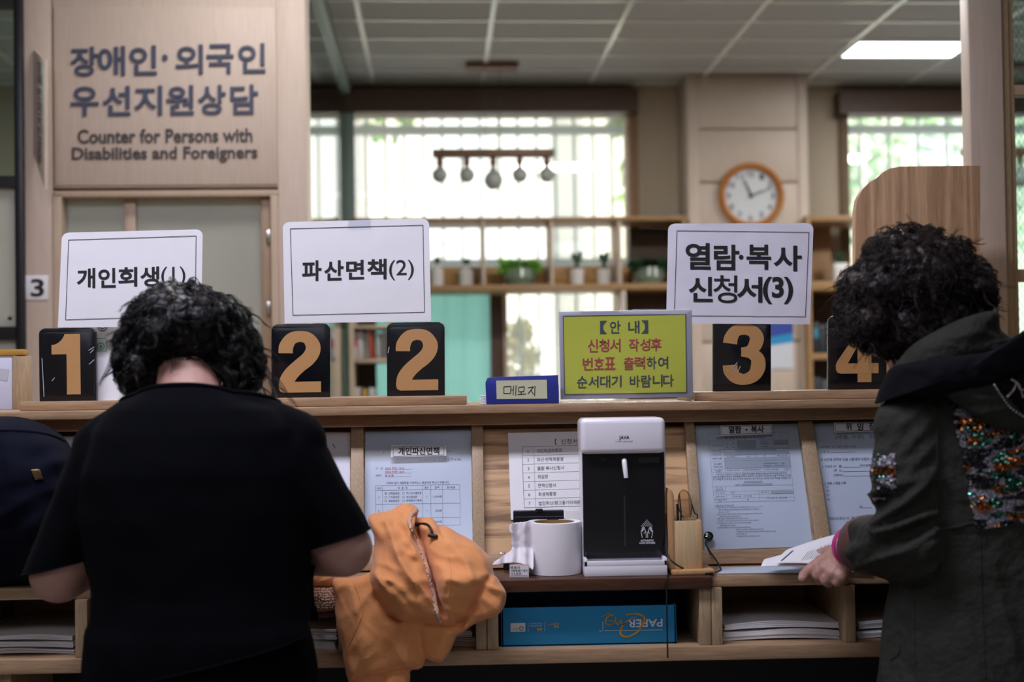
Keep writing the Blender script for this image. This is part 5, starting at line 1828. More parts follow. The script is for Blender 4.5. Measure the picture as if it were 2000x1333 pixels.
def stack(label, fl, fr, yb, h_list, bx, depth=.225, seed=1, printing=True, yfront=2.30, group='paper stacks in the cubbies'):
    """bundles of paper: fl, fr the front corners in px, standing on the bottom shelf"""
    rnd = random.Random(seed)
    p = at((fl + fr) / 2, yb, yfront)
    z = zs0
    xa, xb = at(fl, yb, yfront).x, at(fr, yb, yfront).x
    t = thing('paper_stack', label, 'paper stack', V(((xa + xb) / 2, yfront, zs0)), group)
    for bi, h in enumerate(h_list):
        m = MB(); n_ = max(4, int(h / .0022)); s0, s1 = rnd.uniform(-.004, .004), rnd.uniform(-.004, .004)
        for i in range(n_):
            dz = h / n_
            o0, o1, o2 = s0 + rnd.uniform(-.0012, .0012), s1 + rnd.uniform(-.0012, .0012), rnd.uniform(-.002, .002)
            # sheets sag a little at the front corners
            NX = 10
            def zz(u, v): return z + dz * i + .0035 * math.sin(u * 7 + bi * 2 + seed) * (i / n_) * .5 + .004 * bx * math.sin(math.pi * u)
            bm = m.bm; top, bot = [], []
            for vv in (0, 1):
                top.append([bm.verts.new((xa + o0 + (xb - xa + o1 - o0) * u / NX + (0.0 if not vv else 0), yfront + o2 + depth * vv, zz(u / NX, vv) + dz * .86)) for u in range(NX + 1)])
                bot.append([bm.verts.new((xa + o0 + (xb - xa + o1 - o0) * u / NX, yfront + o2 + depth * vv, zz(u / NX, vv))) for u in range(NX + 1)])
            for u in range(NX):
                bm.faces.new((top[0][u], top[0][u + 1], top[1][u + 1], top[1][u])); bm.faces.new((bot[0][u], bot[1][u], bot[1][u + 1], bot[0][u + 1]))
                bm.faces.new((bot[0][u], bot[0][u + 1], top[0][u + 1], top[0][u])); bm.faces.new((bot[1][u], top[1][u], top[1][u + 1], bot[1][u + 1]))
            for e in (0, NX):
                q = (bot[0][e], top[0][e], top[1][e], bot[1][e]); bm.faces.new(q if e == 0 else q[::-1])
        z += h + .002 + .002 * bx
        m.build('paper_bundle', PAPER, t, None)
    if printing:
        vs, fs = [], []
        zt3 = z + .004 - .002
        def ln(u0, v0, u1, v1, w):
            k0 = len(vs); X = lambda u: xa + (xb - xa) * u; Y = lambda v: yfront + depth * (1 - v)
            Zs = lambda u: zz_top(u)
            for (u, v) in ((u0, v0 - w), (u1, v1 - w), (u1, v1 + w), (u0, v0 + w)) if abs(u1 - u0) > abs(v1 - v0) else ((u0 - w, v0), (u0 + w, v0), (u1 + w, v1), (u1 - w, v1)): vs.append((X(u), Y(v), Zs(u)))
            fs.append((k0, k0 + 1, k0 + 2, k0 + 3))
        def zz_top(u):
            return zlast + .0035 * math.sin(u * 7 + (len(h_list) - 1) * 2 + seed) * .5 + .004 * bx * math.sin(math.pi * u) + .0012
        zlast = z - (.002 + .002 * bx) - .0006
        for i in range(12):
            for j in range(3): ln(.12 + j * .25, .1 + i * .06, .12 + (j + 1) * .25, .1 + i * .06, .002)
        for u in (.12, .35, .62, .87): ln(u, .1, u, .76, .0015)
        me = bpy.data.meshes.new('p'); me.from_pydata(vs, [], fs); link_mesh('printing', me, INK_L, t)
    return t
stack('tall stack of white printed forms in the cubby below the held papers', 1415, 1640, 1258, (.016, .011), 1, seed=3)
stack('stack of white forms in the cubby beside the olive coat', 1676, 1895, 1250, (.013, .013), 1, seed=4)
stack('stack of white forms in the left cubby under the navy bag', -80, 143, 1276, (.008, .009, .008), 1, seed=5)
stack('stack of white forms in the cubby behind the black trousers', 174, 390, 1272, (.012,), .4, seed=6)
stack('stack of white forms in the cubby behind the orange jacket', 690, 925, 1268, (.014, .012), .6, seed=8)
stack('stack of grey white forms between the black shirt hem and the orange jacket', 430, 655, 1266, (.014, .02), .6, seed=9)

# ================================================================== CLOTH THINGS
def fold_noise(x, y, ang, fx, fy, seed, sharp=1.6):
    """ridged folds that run along angle ang (pixels)"""
    c, s = math.cos(ang), math.sin(ang)
    u, v = x * c + y * s, -x * s + y * c
    n_ = noise.noise(V((u * fx, v * fy, seed)))
    return (1 - abs(n_)) ** sharp

def Yj(x, y):                    # how the jacket lies: leaning on the worktop above, hanging before its edge below
    return 2.315 - .085 * min(1, max(0, (y - 985) / 150))

ORANGE = mat('orange_cotton', 'e0965c', .85, var=.05, scale=14, bump=.25, bscale=260, sheen=.2)
z3 = lambda q: [(580 + x / 2.598, 820 + y / 2.598) for x, y in q]
l1 = z3([(360, 490), (405, 472), (440, 470), (490, 452), (545, 427), (598, 438), (614, 456), (606, 485), (596, 520), (612, 590), (636, 640), (655, 720), (684, 830), (712, 930), (735, 1000), (764, 1052), (700, 1040), (640, 1034), (540, 1034), (470, 990), (418, 930), (385, 860), (372, 800), (390, 690), (392, 600), (370, 540)])
l2 = z3([(605, 520), (630, 500), (680, 494), (702, 520), (716, 542), (760, 545), (830, 582), (900, 622), (950, 668), (984, 720), (998, 800), (960, 870), (900, 960), (862, 1030), (800, 1046), (766, 1052), (728, 950), (694, 830), (664, 720), (636, 620)])
l3 = z3([(182, 815), (260, 800), (330, 790), (372, 780), (396, 870), (450, 960), (520, 1020), (640, 1034), (645, 1130), (640, 1258), (560, 1274), (430, 1310), (280, 1340), (258, 1320), (236, 1210), (205, 1060), (188, 930)])
l4 = z3([(600, 1020), (700, 1030), (766, 1052), (856, 1035), (868, 1044), (820, 1085), (800, 1120), (765, 1190), (735, 1236), (690, 1234), (640, 1196), (620, 1100)])
l5 = z3([(960, 800), (1000, 790), (1030, 830), (1062, 884), (1050, 945), (1022, 988), (950, 1015), (880, 1050), (822, 1090), (850, 1040), (880, 975), (920, 890)])
l6 = z3([(270, 1290), (420, 1290), (560, 1270), (575, 1340), (580, 1420), (560, 1560), (420, 1600), (300, 1560), (280, 1420)])
def f1(x, y): return .017 * fold_noise(x, y, 1.15, .008, .022, 3, 2.2) + .009 * fold_noise(x, y, .6, .012, .035, 8, 2.4) + .004 * noise.noise(V((x * .05, y * .05, 4)))
def f2(x, y): return .018 * fold_noise(x, y, .95, .007, .020, 11, 2.2) + .009 * fold_noise(x, y, .35, .010, .036, 13, 2.4)
def f3(x, y): return .010 * fold_noise(x, y, 1.5, .004, .018, 21, 2.2) + .006 * fold_noise(x, y, 2.2, .008, .03, 5, 2.4)
jm = MB()
parts_ = [polar(l1, lambda x, y: Yj(x, y) - .012, .050, f1, back=.03), polar(l2, lambda x, y: Yj(x, y) - .004, .060, f2, back=.03),
          polar(l3, lambda x, y: 2.225, .022, f3, back=.006), polar(l4, lambda x, y: 2.222, .016, f3, back=.006),
          polar(l5, lambda x, y: 2.215, .030, f2, back=.02), polar(l6, lambda x, y: 2.228, .012, f3, back=.006)]
for p_ in parts_:
    me = p_.mesh(); jm.bm.from_mesh(me); bpy.data.meshes.remove(me)
me = remesh(jm.mesh(), .0030, 2)
def crease(c, nn):
    return .0022 * noise.noise(c * 32) + .0016 * (1 - abs(noise.noise(V((c.x * 40 + c.z * 18, c.y * 30, c.z * 14))))) ** 3
displace(me, crease)
jk = thing('orange_jacket', 'crumpled orange cotton jacket hanging over the worktop edge beside the person in black', 'jacket', at(800, 1135, 2.24))
JB = BVHTree.FromPolygons([v.co for v in me.vertices], [p.vertices for p in me.polygons])
link_mesh('cloth', me, ORANGE, jk, 180)
def onto(bvh, px, py, off=.001):
    h = bvh.ray_cast(CAM, ray(px, py))
    return (h[0] - ray(px, py) * off) if h[0] else at(px, py, 2.2)
DOT_W = mat('white_dots', 'd9d2c8', .8); BROWN = mat('brown_cotton', '8a5232', .85, var=.08)
# dotted piping along the opening
path = z3([(604, 468), (580, 488), (570, 515), (578, 548), (594, 580), (608, 610), (626, 650), (640, 690), (652, 730), (664, 770), (678, 815), (690, 860), (697, 900), (703, 945), (712, 985), (724, 1028)])
pp = spline([V((x, y, 0)) for x, y in path], 60)
m = MB(); m.tube([onto(JB, q.x, q.y, .0005) for q in pp], .0042, 8); m.build('piping', mat('pinkish_trim', 'c9977c', .8), jk, 60)
m = MB(); rnd = random.Random(4)
for q in spline([V((x, y, 0)) for x, y in path], 150):
    c = onto(JB, q.x + rnd.uniform(-3, 3), q.y, .0045); m.ell(c, (.0014, .001, .0016), u=8, v=6)
m.build('piping_dots', DOT_W, jk, 60)['kind'] = 'stuff'
cp = [onto(JB, *z3([q])[0], .004) for q in ((612, 532), (640, 528), (664, 535), (680, 556), (688, 590))]
m = MB(); m.tube(spline(cp, 24), .0022, 8); m.build('drawstring', CORD, jk, 60)
m = MB(); m.cap(cp[0] + V((-.002, -.002, 0)), .0035, cp[0] + V((.004, -.003, 0)), .0035); m.build('cord_end', CORD, jk, 60)
m = MB(); m.cap(cp[-1] + V((-.005, -.002, .001)), .0036, cp[-1] + V((.006, -.003, -.001)), .0036); m.build('cord_lock', CORD, jk, 60)
def seam(name, pts, r=.0012, mt=None):
    P = spline([V((x, y, 0)) for x, y in z3(pts)], 40)
    m = MB(); m.tube([onto(JB, q.x, q.y, .0002) for q in P], r, 6); return m.build(name, mt or ORANGE, jk, 60)
seam('seam', [(770, 690), (778, 760), (776, 830), (768, 900)]); seam('seam', [(290, 830), (325, 930), (322, 1010), (250, 1170)]); seam('seam', [(300, 1305), (450, 1275), (630, 1235)])

# polka dot cloth and brown bag end behind the person's elbow
pk = thing('polka_dot_bag', 'brown cloth bag with white dots lying between the black shirt and the orange jacket', 'bag', at(630, 1190, 2.22))
o1 = [(585, 1155), (606, 1147), (640, 1147), (655, 1150), (660, 1175), (656, 1190), (625, 1196), (606, 1190), (590, 1180)]
m_ = polar(o1, lambda x, y: 2.24, .03, lambda x, y: .004 * noise.noise(V((x * .06, y * .06, 2))), N=80, rings=14, back=.02)
me = m_.mesh(); PB = BVHTree.FromPolygons([v.co for v in me.vertices], [p.vertices for p in me.polygons]); link_mesh('cloth', me, BROWN, pk, 180)
m = MB(); rnd = random.Random(2)
for i in range(95):
    x, y = 607 + (i % 12) * 4.1 + rnd.uniform(-1.3, 1.3), 1151 + (i // 12) * 5.2 + rnd.uniform(-1.5, 1.5)
    h = PB.ray_cast(CAM, ray(x, y))
    if h[0]: m.ell(h[0], (.0016, .0006, .0012 * rnd.uniform(.8, 1.5)), u=8, v=6)
m.build('dots', DOT_W, pk, 60)['kind'] = 'stuff'
m_ = polar([(600, 1110), (612, 1104), (640, 1112), (654, 1128), (652, 1148), (630, 1152), (600, 1150), (590, 1130)], lambda x, y: 2.25, .025, lambda x, y: .005 * fold_noise(x, y, .8, .04, .02, 3), N=80, rings=14, back=.02)
m_.build('orange_flap', ORANGE, pk, 180)
m_ = polar([(590, 1188), (625, 1194), (656, 1190), (654, 1204), (620, 1208), (592, 1204)], lambda x, y: 2.25, .012, lambda x, y: 0, N=60, rings=8, back=.02)
m_.build('lower_edge', mat('dark_brown_cotton', '4a2c20', .9), pk, 180)

# navy bag at the left edge
NAVYC = mat('navy_fabric', '0b0d1a', .8, var=.12, scale=10, bump=.4, bscale=400, spec=.06)
bag = thing('navy_bag', 'navy fabric bag with a small metal plate standing on the left worktop', 'bag', V((at(20, 1150, 2.25).x, 2.25, zw + .001)))
ob = [(-170, 900), (-140, 845), (-80, 820), (0, 813), (48, 816), (85, 828), (115, 845), (134, 866), (150, 900), (160, 960), (165, 1040), (165, 1110), (150, 1138), (60, 1150), (-60, 1156), (-150, 1150), (-180, 1080)]
m_ = polar(ob, lambda x, y: 2.36, .16, lambda x, y: .010 * fold_noise(x, y, -.3, .008, .02, 7) + .006 * noise.noise(V((x * .02, y * .03, 1))), N=140, rings=30, back=.012, prof=.42)
me = m_.mesh(); me2 = remesh(me, .005, 4); GB = BVHTree.FromPolygons([v.co for v in me2.vertices], [p.vertices for p in me2.polygons]); link_mesh('body', me2, NAVYC, bag, 180)
P = spline([V((x, y, 0)) for x, y in ((-60, 850), (0, 842), (50, 843), (95, 850), (125, 862))], 40)
m = MB(); m.tube([onto(GB, q.x, q.y, .0) for q in P], .0035, 8); m.build('piping', NAVYC, bag, 60)
c = [onto(GB, x, y, .002) for x, y in ((60, 918), (77, 917), (86, 937), (69, 938))]
nrm = (c[1] - c[0]).cross(c[3] - c[0]).normalized(); nrm = nrm if nrm.y < 0 else -nrm
m = MB(); m.prism(c, nrm * .0018, .0004); pl_ = m.build('metal_plate', BRASS, bag)
m = MB(); cc_ = sum(c, V()) / 4; m.prism([cc_ + (q - cc_) * .78 + nrm * .0018 for q in c], nrm * .0004); m.build('dark_inlay', mat('bronze_inlay', '5a4a30', .35, metal=.7), pl_)

# ================================================================== PEOPLE
SKIN = mat('skin', 'a87f72', .55, var=.06, scale=40, bump=.15, bscale=500)
SKIN.node_tree.nodes['Principled BSDF'].inputs['Subsurface Weight'].default_value = .08
SKIN.node_tree.nodes['Principled BSDF'].inputs['Subsurface Radius'].default_value = (.01, .004, .002)
BLACKT = mat('black_jersey', '06070b', .9, var=.2, scale=40, bump=.3, bscale=900, spec=.05)
BLACKC = mat('black_cotton', '050609', .9, var=.2, spec=.05)
OLIVE = mat('olive_cotton', '292a26', .8, var=.08, scale=12, bump=.9, bscale=26, bdist=.012, spec=.14)
BLACKV = mat('black_velvet', '0b0c11', .95, var=.25, scale=60, bump=.5, bscale=300, spec=.1)
BROWNC = mat('brown_lining', '4a2c26', .85, var=.1)
PINK = mat('magenta_band', 'a8106a', .5, var=.05)
SHOE = mat('black_shoe', '0e0e12', .5)


def hairmat(name, c, rough=.38):
    m, n, l, b = newmat(name)
    b.inputs['Base Color'].default_value = lin(c)
    b.inputs['Roughness'].default_value = rough
    b.inputs['Specular IOR Level'].default_value = .22
    return m


def ring_(px, py, hw, dep, Y):
    return (at(px, py, Y), V((hw * Y / F, 0, 0)), V((0, dep, 0)))


def cut_where(me, p, n, pred):
    bm = bmesh.new(); bm.from_mesh(me)
    fs = [f for f in bm.faces if pred(f.calc_center_median())]
    es = list({e for f in fs for e in f.edges}); vs = list({v for f in fs for v in f.verts})
    bmesh.ops.bisect_plane(bm, geom=vs + es + fs, plane_co=V(p), plane_no=V(n), clear_outer=True)
    lo = [v for v in bm.verts if not v.link_faces]
    bmesh.ops.delete(bm, geom=lo, context='VERTS')
    bm.to_mesh(me); bm.free()


def boundary_loop_tube(me, pred, r, mb):
    """a rolled hem along an open edge"""
    bm = bmesh.new(); bm.from_mesh(me)
    es = [e for e in bm.edges if e.is_boundary and pred((e.verts[0].co + e.verts[1].co) / 2)]
    adj = {}
    for e in es:
        a, b = e.verts; adj.setdefault(a, []).append(b); adj.setdefault(b, []).append(a)
    seen = set()
    for s in adj:
        if s in seen: continue
        ch = [s]; seen.add(s)
        while True:
            nx = [w for w in adj[ch[-1]] if w not in seen]
            if not nx: break
            ch.append(nx[0]); seen.add(nx[0])
        if len(ch) > 8:
            P = [v.co.copy() for v in ch]
            P = [(P[i - 1] + P[i] * 2 + P[(i + 1) % len(P)]) / 4 for i in range(len(P))]
            mb.tube(P[::3] + [P[0]], r, 8)
    bm.free()


def simple_hand(mb, Wr, d, up, thumb, curl=.5, s=1.0):
    """relaxed hand: d to the fingers, up the back of the hand, thumb the side of the thumb"""
    d, up = V(d).normalized(), V(up).normalized()
    side = V(thumb).normalized()
    Wr = V(Wr)
    lens = ((.040, .025, .021), (.044, .028, .023), (.041, .026, .022), (.033, .020, .019))
    for i in range(4):
        o = (1.5 - i) * .0205 * s
        K = Wr + d * (.088 - .004 * abs(i - 1.2)) * s + side * o
        mb.cap(Wr + side * o * .6 + d * .01, .0135 * s, K, .0105 * s)
        a = curl * (.6 + .15 * i); p = K; r = .0092
        for L in lens[i]:
            q = p + (d * math.cos(a) - up * math.sin(a)) * L * s
            mb.cap(p, r * s, q, (r - .0009) * s); p = q; r -= .0009; a += curl * .9
    b = Wr + d * .022 * s + side * .026 * s
    t1 = b + (d * .6 + side * .75 - up * .2).normalized() * .042 * s
    t2 = t1 + (d * .85 + side * .35 - up * .25).normalized() * .032 * s
    t3 = t2 + (d * .95 + side * .1 - up * .3).normalized() * .024 * s
    mb.cap(Wr + d * .012, .015 * s, b, .015 * s).cap(b, .014 * s, t1, .0115 * s).cap(t1, .0112 * s, t2, .0098 * s).cap(t2, .0098 * s, t3, .0082 * s)


def strands(name, me, parent, m_, n, length, curl, radius, seed, crown, grav, pred=None, lift=.006, clump=6, wild=.12):
    """wavy locks that start on the hair's surface, flow away from the crown and follow the surface"""
    rnd = random.Random(seed)
    polys = me.polygons
    bv = BVHTree.FromPolygons([v.co for v in me.vertices], [p.vertices for p in polys])
    areas = np.array([p.area for p in polys]); cum = np.cumsum(areas / areas.sum())
    crown, grav = V(crown), V(grav)
    pts = []
    K = 18
    cnt = guard = 0
    L0 = origin_of(parent)
    while cnt < n and guard < n * 20:
        guard += 1
        p = polys[int(np.searchsorted(cum, rnd.random()))]
        c, nn = p.center.copy(), p.normal.copy()
        if pred and not pred(c, nn): continue
        Lg = length * rnd.uniform(.5, 1.25); am0 = curl * rnd.uniform(.4, 1.4); turns = rnd.uniform(.6, 1.5); ph0 = rnd.random() * 6.28
        sg = rnd.choice((-1, 1))
        w_ = rnd.random() < wild
        jit = V((rnd.gauss(0, .3), rnd.gauss(0, .3), rnd.gauss(0, .3)))
        # guide
        pos = c - nn * .003; G = []
        for i in range(K):
            u = i / (K - 1)
            t = (c - crown).normalized() * .8 + grav + jit + V((noise.noise(pos * 14), noise.noise(pos * 14 + V((9, 0, 0))), noise.noise(pos * 14 + V((0, 9, 0))))) * 1.1
            t = t - nn * t.dot(nn) * (1 if not w_ else 1 - .6 * u)
            if t.length < 1e-4: t = grav.copy()
            t.normalize()
            G.append((pos.copy(), nn.copy(), t.copy()))
            pos = pos + t * (Lg / K)
            if not w_:
                q = bv.find_nearest(pos)
                if q[0] is not None:
                    nn = q[1].copy()
                    pos = q[0] + nn * (lift * math.sin(u * 2.6) - .002 * (1 - u))
        for k in range(clump):
            am = am0 * rnd.uniform(.85, 1.15); ph = ph0 + rnd.gauss(0, .2); ox, oy = rnd.gauss(0, .0022), rnd.gauss(0, .0012)
            P = []
            for i, (g, nn_, t_) in enumerate(G):
                u = i / (K - 1); a = ph + sg * u * turns * 6.283; b_ = nn_.cross(t_)
                gr = min(1, u * 2.5)
                P.append(g + b_ * (ox + am * gr * math.cos(a)) + nn_ * (oy + am * gr * .55 * math.sin(a)))
            pts.append(P); cnt += 1
    hc = bpy.data.hair_curves.new(name)
    hc.add_curves([K] * len(pts))
    flat = np.array([[tuple(q - L0) for q in P] for P in pts], dtype=np.float32).ravel()
    hc.attributes['position'].data.foreach_set('vector', flat)
    ra = hc.attributes.get('radius') or hc.attributes.new('radius', 'FLOAT', 'POINT')
    ra.data.foreach_set('value', np.array([radius * (1 - .75 * (i / (K - 1)) ** 2) for i in range(K)] * len(pts), dtype=np.float32))
    hc.materials.append(m_)
    o = bpy.data.objects.new(name, hc)
    COL.objects.link(o)
    o.parent = parent
    return o


def hair_mesh(ells, seed, amp=.009):
    m = MB()
    for (x, y, Y, rx, ry, dz) in ells:
        m.ell(at(x, y, Y), (rx * Y / F, dz, ry * Y / F))
    me = remesh(m.mesh(), .004, 5)
    def fn(c, nn):
        q = c * 34 + V((seed, 0, 0))
        w = noise.noise(q) * .9 + noise.noise(c * 85) * .5
        r_ = (1 - abs(noise.noise(V((c.x * 95, c.y * 60, c.z * 45)) + V((noise.noise(c * 20) * 3, 0, seed))))) ** 2
        return amp * w + .004 * r_ - .002
    displace(me, fn)
    return me


# ------------------------------------------------------------------ person in the black T-shirt
ya = 1.98
pa = thing('person', 'person with black curly hair and a black T-shirt, leaning on the counter at left', 'person', V((at(400, 1300, ya).x, ya, 0)))
elL, elR = at(116, 1122, 1.99), at(672, 1072, 1.99)
shL, shR = at(226, 910, 1.98), at(550, 900, 1.98)
hdc = at(362, 676, 2.075)
m = MB()
m.loft([ring_(372, 775, 62, .05, ya), ring_(385, 810, 120, .075, ya), ring_(388, 860, 185, .095, ya), ring_(388, 930, 205, .108, ya), ring_(390, 1010, 200, .115, ya), ring_(395, 1110, 190, .115, ya), ring_(402, 1210, 190, .118, ya), ring_(405, 1330, 200, .125, ya)], 40)
hipL, hipR = at(330, 1370, ya), at(478, 1370, ya)
m.cap(at(374, 800, 1.985), .052, at(364, 700, 2.05), .050)
m.ell(hdc, (.066, .082, .090), rot=Matrix.Rotation(rad(-28), 3, 'X'))
fd = V((0, .86, -.5)); fu = V((0, .5, .86))              # where the face looks, its up
fc = hdc + fd * .085 - fu * .01
m.cap(fc + fu * .018, .011, fc - fu * .012 + fd * .016, .012); m.ell(fc - fu * .048 - fd * .012, (.030, .022, .024)); m.ell(fc + fu * .03 - fd * .012, (.05, .02, .014))
m.ell(fc - fu * .033 + fd * .003, (.020, .008, .007)); m.cap(fc - fu * .06 - fd * .03, .028, at(368, 745, 2.03), .045)
for sx in (-1, 1):
    m.ell(hdc + V((sx * .076, .005, -.012)), (.008, .018, .028))
    m.cap(V((hipL if sx < 0 else hipR)), .085, V(((hipL if sx < 0 else hipR).x, ya + .02, .45)), .058).cap(V(((hipL if sx < 0 else hipR).x, ya + .02, .45)), .055, V(((hipL if sx < 0 else hipR).x, ya - .01, .08)), .038)
    fx = (hipL if sx < 0 else hipR).x
    m.cap(V((fx, ya - .03, .042)), .038, V((fx + sx * .02, ya + .15, .034)), .030)
for sh, el, wr, sx in ((shL, elL, V((at(215, 1150, 2.32).x, 2.30, zw + .045)), -1), (shR, elR, V((at(520, 1140, 2.32).x, 2.31, zw + .045)), 1)):
    m.cap(sh, .046, el, .0445).cap(el, .0455, el.lerp(wr, .35), .041).cap(el.lerp(wr, .35), .041, wr, .027)
    simple_hand(m, wr, V((-sx * .35, .9, -.12)), V((0, .1, 1)), V((-sx, -.3, 0)), .55)
me = remesh(m.mesh(), .0035, 6)
bodyA = link_mesh('body', me, SKIN, pa, 180)

# trousers
m = MB()
m.loft([ring_(404, 1215, 190, .120, ya), ring_(405, 1290, 206, .13, ya), ring_(405, 1380, 216, .138, ya), ring_(405, 1440, 215, .135, ya)], 40)
for q in (hipL, hipR):
    m.cap(q, .10, V((q.x, ya + .02, .45)), .075).cap(V((q.x, ya + .02, .45)), .075, V((q.x, ya - .005, .10)), .064)
me = remesh(m.mesh(), .008, 5)
displace(me, lambda c, nn: .004 * fold_noise(c.x * 300, c.z * 300, .4, .02, .006, 2))
link_mesh('trousers', me, BLACKC, pa, 180)
for q in (hipL, hipR):
    m = MB(); m.cap(V((q.x, ya - .035, .044)), .042, V((q.x, ya + .15, .036)), .036).box(V((q.x - .045, ya - .075, 0)), V((q.x + .045, ya + .19, .018)), .006)
    me = remesh(m.mesh(), .006, 5); link_mesh('shoe', me, SHOE, pa, 180)

# shirt
m = MB()
m.loft([ring_(366, 748, 66, .062, ya + .01), ring_(374, 775, 100, .075, ya), ring_(385, 800, 160, .092, ya), ring_(387, 842, 198, .108, ya), ring_(387, 920, 220, .125, ya), ring_(390, 1000, 224, .130, ya), ring_(394, 1080, 214, .130, ya),
        ring_(398, 1150, 207, .130, ya), ring_(400, 1200, 209, .136, ya), ring_(402, 1228, 220, .142, ya), ring_(402, 1262, 221, .143, ya), ring_(402, 1400, 225, .145, ya)], 48, 2.25)
aL = (elL - shL).normalized(); aR = (elR - shR).normalized()
m.cap(at(216, 900, 1.98), .058, elL + aL * .02, .0495).cap(at(560, 888, 1.98), .058, elR + aR * .02, .0495)
m.cap(at(300, 820, 1.98), .048, at(205, 876, 1.98), .047).cap(at(470, 816, 1.98), .048, at(575, 866, 1.98), .047)
me = remesh(m.mesh(), .0045, 8)
def shirt_fold(c, nn):
    a = .0045 * fold_noise(c.x * 900, c.z * 900, .32, .012, .0035, 4, 2) * (1 if nn.y < 0 else .3)
    return a + .002 * noise.noise(c * 22)
displace(me, shirt_fold)
xl, xr_ = at(176, 1120, ya).x, at(612, 1070, ya).x
cl = at(112, 1106, 1.985); cr = at(668, 1050, 1.985)
cut_where(me, cl, V((-.02, -.0, -1)) + V((-.25, 0, 0)) * -1.0, lambda c: c.x < xl)
cut_where(me, cr, V((.30, 0, -1)), lambda c: c.x > xr_)
h0, h1 = at(620, 1234, ya - .05), at(190, 1335, ya - .05)
hz = h0.z
hn = V((h1.z - h0.z, 0, h0.x - h1.x)); hn = hn if hn.z < 0 else -hn
cut_where(me, h0, hn, lambda c: xl - .02 < c.x < xr_ + .03 and c.z < hz + .03)
nz = at(365, 757, 1.93)
cut_where(me, nz, V((0, .42, 1)), lambda c: c.z > nz.z - .05)
shirt = link_mesh('t_shirt', me, BLACKT, pa, 180)
md = shirt.modifiers.new('thick', 'SOLIDIFY'); md.thickness = .0022; md.offset = -1
mb2 = MB(); L_ = origin_of(pa)
boundary_loop_tube(me, lambda c: (c + L_).z > nz.z - .06, .0042, mb2)
mm = mb2.mesh(); mm.transform(Matrix.Translation(L_)); c_ = link_mesh('collar', mm, BLACKT, shirt, 180)
mb2 = MB()
boundary_loop_tube(me, lambda c: (c + L_).z < nz.z - .06, .0018, mb2)
mm = mb2.mesh(); mm.transform(Matrix.Translation(L_)); c_ = link_mesh('hem', mm, BLACKT, shirt, 180)

HAIR1 = hairmat('black_hair', '0f0d0f')
hm = hair_mesh([(352, 652, 2.07, 104, 88, .105), (350, 604, 2.08, 74, 50, .08), (283, 712, 2.045, 50, 60, .06), (300, 755, 2.03, 30, 30, .035), (455, 690, 2.05, 46, 66, .06), (470, 735, 2.035, 34, 34, .04), (455, 757, 2.02, 22, 18, .025), (492, 722, 2.05, 20, 30, .035), (270, 690, 2.06, 44, 46, .05), (410, 640, 2.05, 70, 66, .08), (372, 692, 2.04, 66, 36, .06)], 1)
hobj = link_mesh('hair', hm, HAIR1, pa, 180)
hm_w = hm.copy(); hm_w.transform(Matrix.Translation(origin_of(pa)))
ho = strands('loose_curls', hm_w, hobj, HAIR1, 7000, .085, .0058, .00034, 3, at(352, 600, 2.03), (0, 0, -.75), lambda c, nn: nn.y < .6 and not (c.z < at(0, 712, 2.0).z and abs(c.x - at(378, 740, 2).x) < .045), lift=.005, clump=8, wild=.10)

# ------------------------------------------------------------------ person in the olive coat
yb = 2.05
pb = thing('person', 'person with bushy dark hair in an olive coat with sequins, holding papers at right', 'person', V((at(1930, 1300, yb).x, yb, 0)))
hd = at(1782, 598, 2.15)
look = V((-.60, .50, -.62)).normalized(); lup = (V((0, 0, 1)) - look * look.z).normalized(); lsd = look.cross(lup)
m = MB()
rotm = Matrix((lsd, look, lup)).transposed()
m.ell(hd, (.066, .084, .098), rot=rotm)
fc = hd + look * .088 - lup * .012
m.cap(fc + lup * .018, .010, fc - lup * .012 + look * .010, .011); m.ell(fc - lup * .055 - look * .012, (.028, .026, .024), rot=rotm); m.ell(fc + lup * .03 - look * .012, (.05, .02, .014), rot=rotm)
m.ell(fc - lup * .034 + look * .002, (.02, .008, .008), rot=rotm); m.ell(hd - lup * .06 + look * .03, (.055, .055, .05), rot=rotm)
for sx in (-1, 1): m.ell(hd + lsd * sx * .075 - lup * .01, (.008, .018, .028), rot=rotm)
m.cap(hd - lup * .05 - look * .02, .052, at(1885, 740, 2.06), .056)
bx = at(1925, 1000, yb).x
m.loft([ring_(1890, 740, 80, .06, yb), ring_(1905, 790, 150, .085, yb), ring_(1915, 880, 168, .10, yb), ring_(1920, 1000, 165, .105, yb), ring_(1925, 1120, 165, .11, yb), ring_(1930, 1250, 185, .12, yb), ring_(1932, 1400, 190, .12, yb)], 40)
for sx in (-1, 1):
    hp = at(1932 + sx * 85, 1420, yb)
    m.cap(hp, .085, V((hp.x, yb + .02, .45)), .058).cap(V((hp.x, yb + .02, .45)), .055, V((hp.x, yb - .01, .08)), .038).cap(V((hp.x, yb - .03, .042)), .038, V((hp.x, yb + .15, .034)), .030)
wrB = at(1652, 1082, 2.215)
m.cap(at(1790, 860, 2.0), .046, at(1778, 1062, 1.99), .042).cap(at(1778, 1062, 1.99), .042, wrB, .0265)
# other arm, out of the frame, resting on the worktop
er = at(2090, 1090, 2.02); wr2 = V((at(2010, 1140, 2.3).x, 2.29, zw + .04))
m.cap(at(2065, 860, 2.03), .046, er, .042).cap(er, .041, wr2, .027); simple_hand(m, wr2, V((-.5, .85, -.1)), V((0, .1, 1)), V((-1, -.2, 0)), .5)
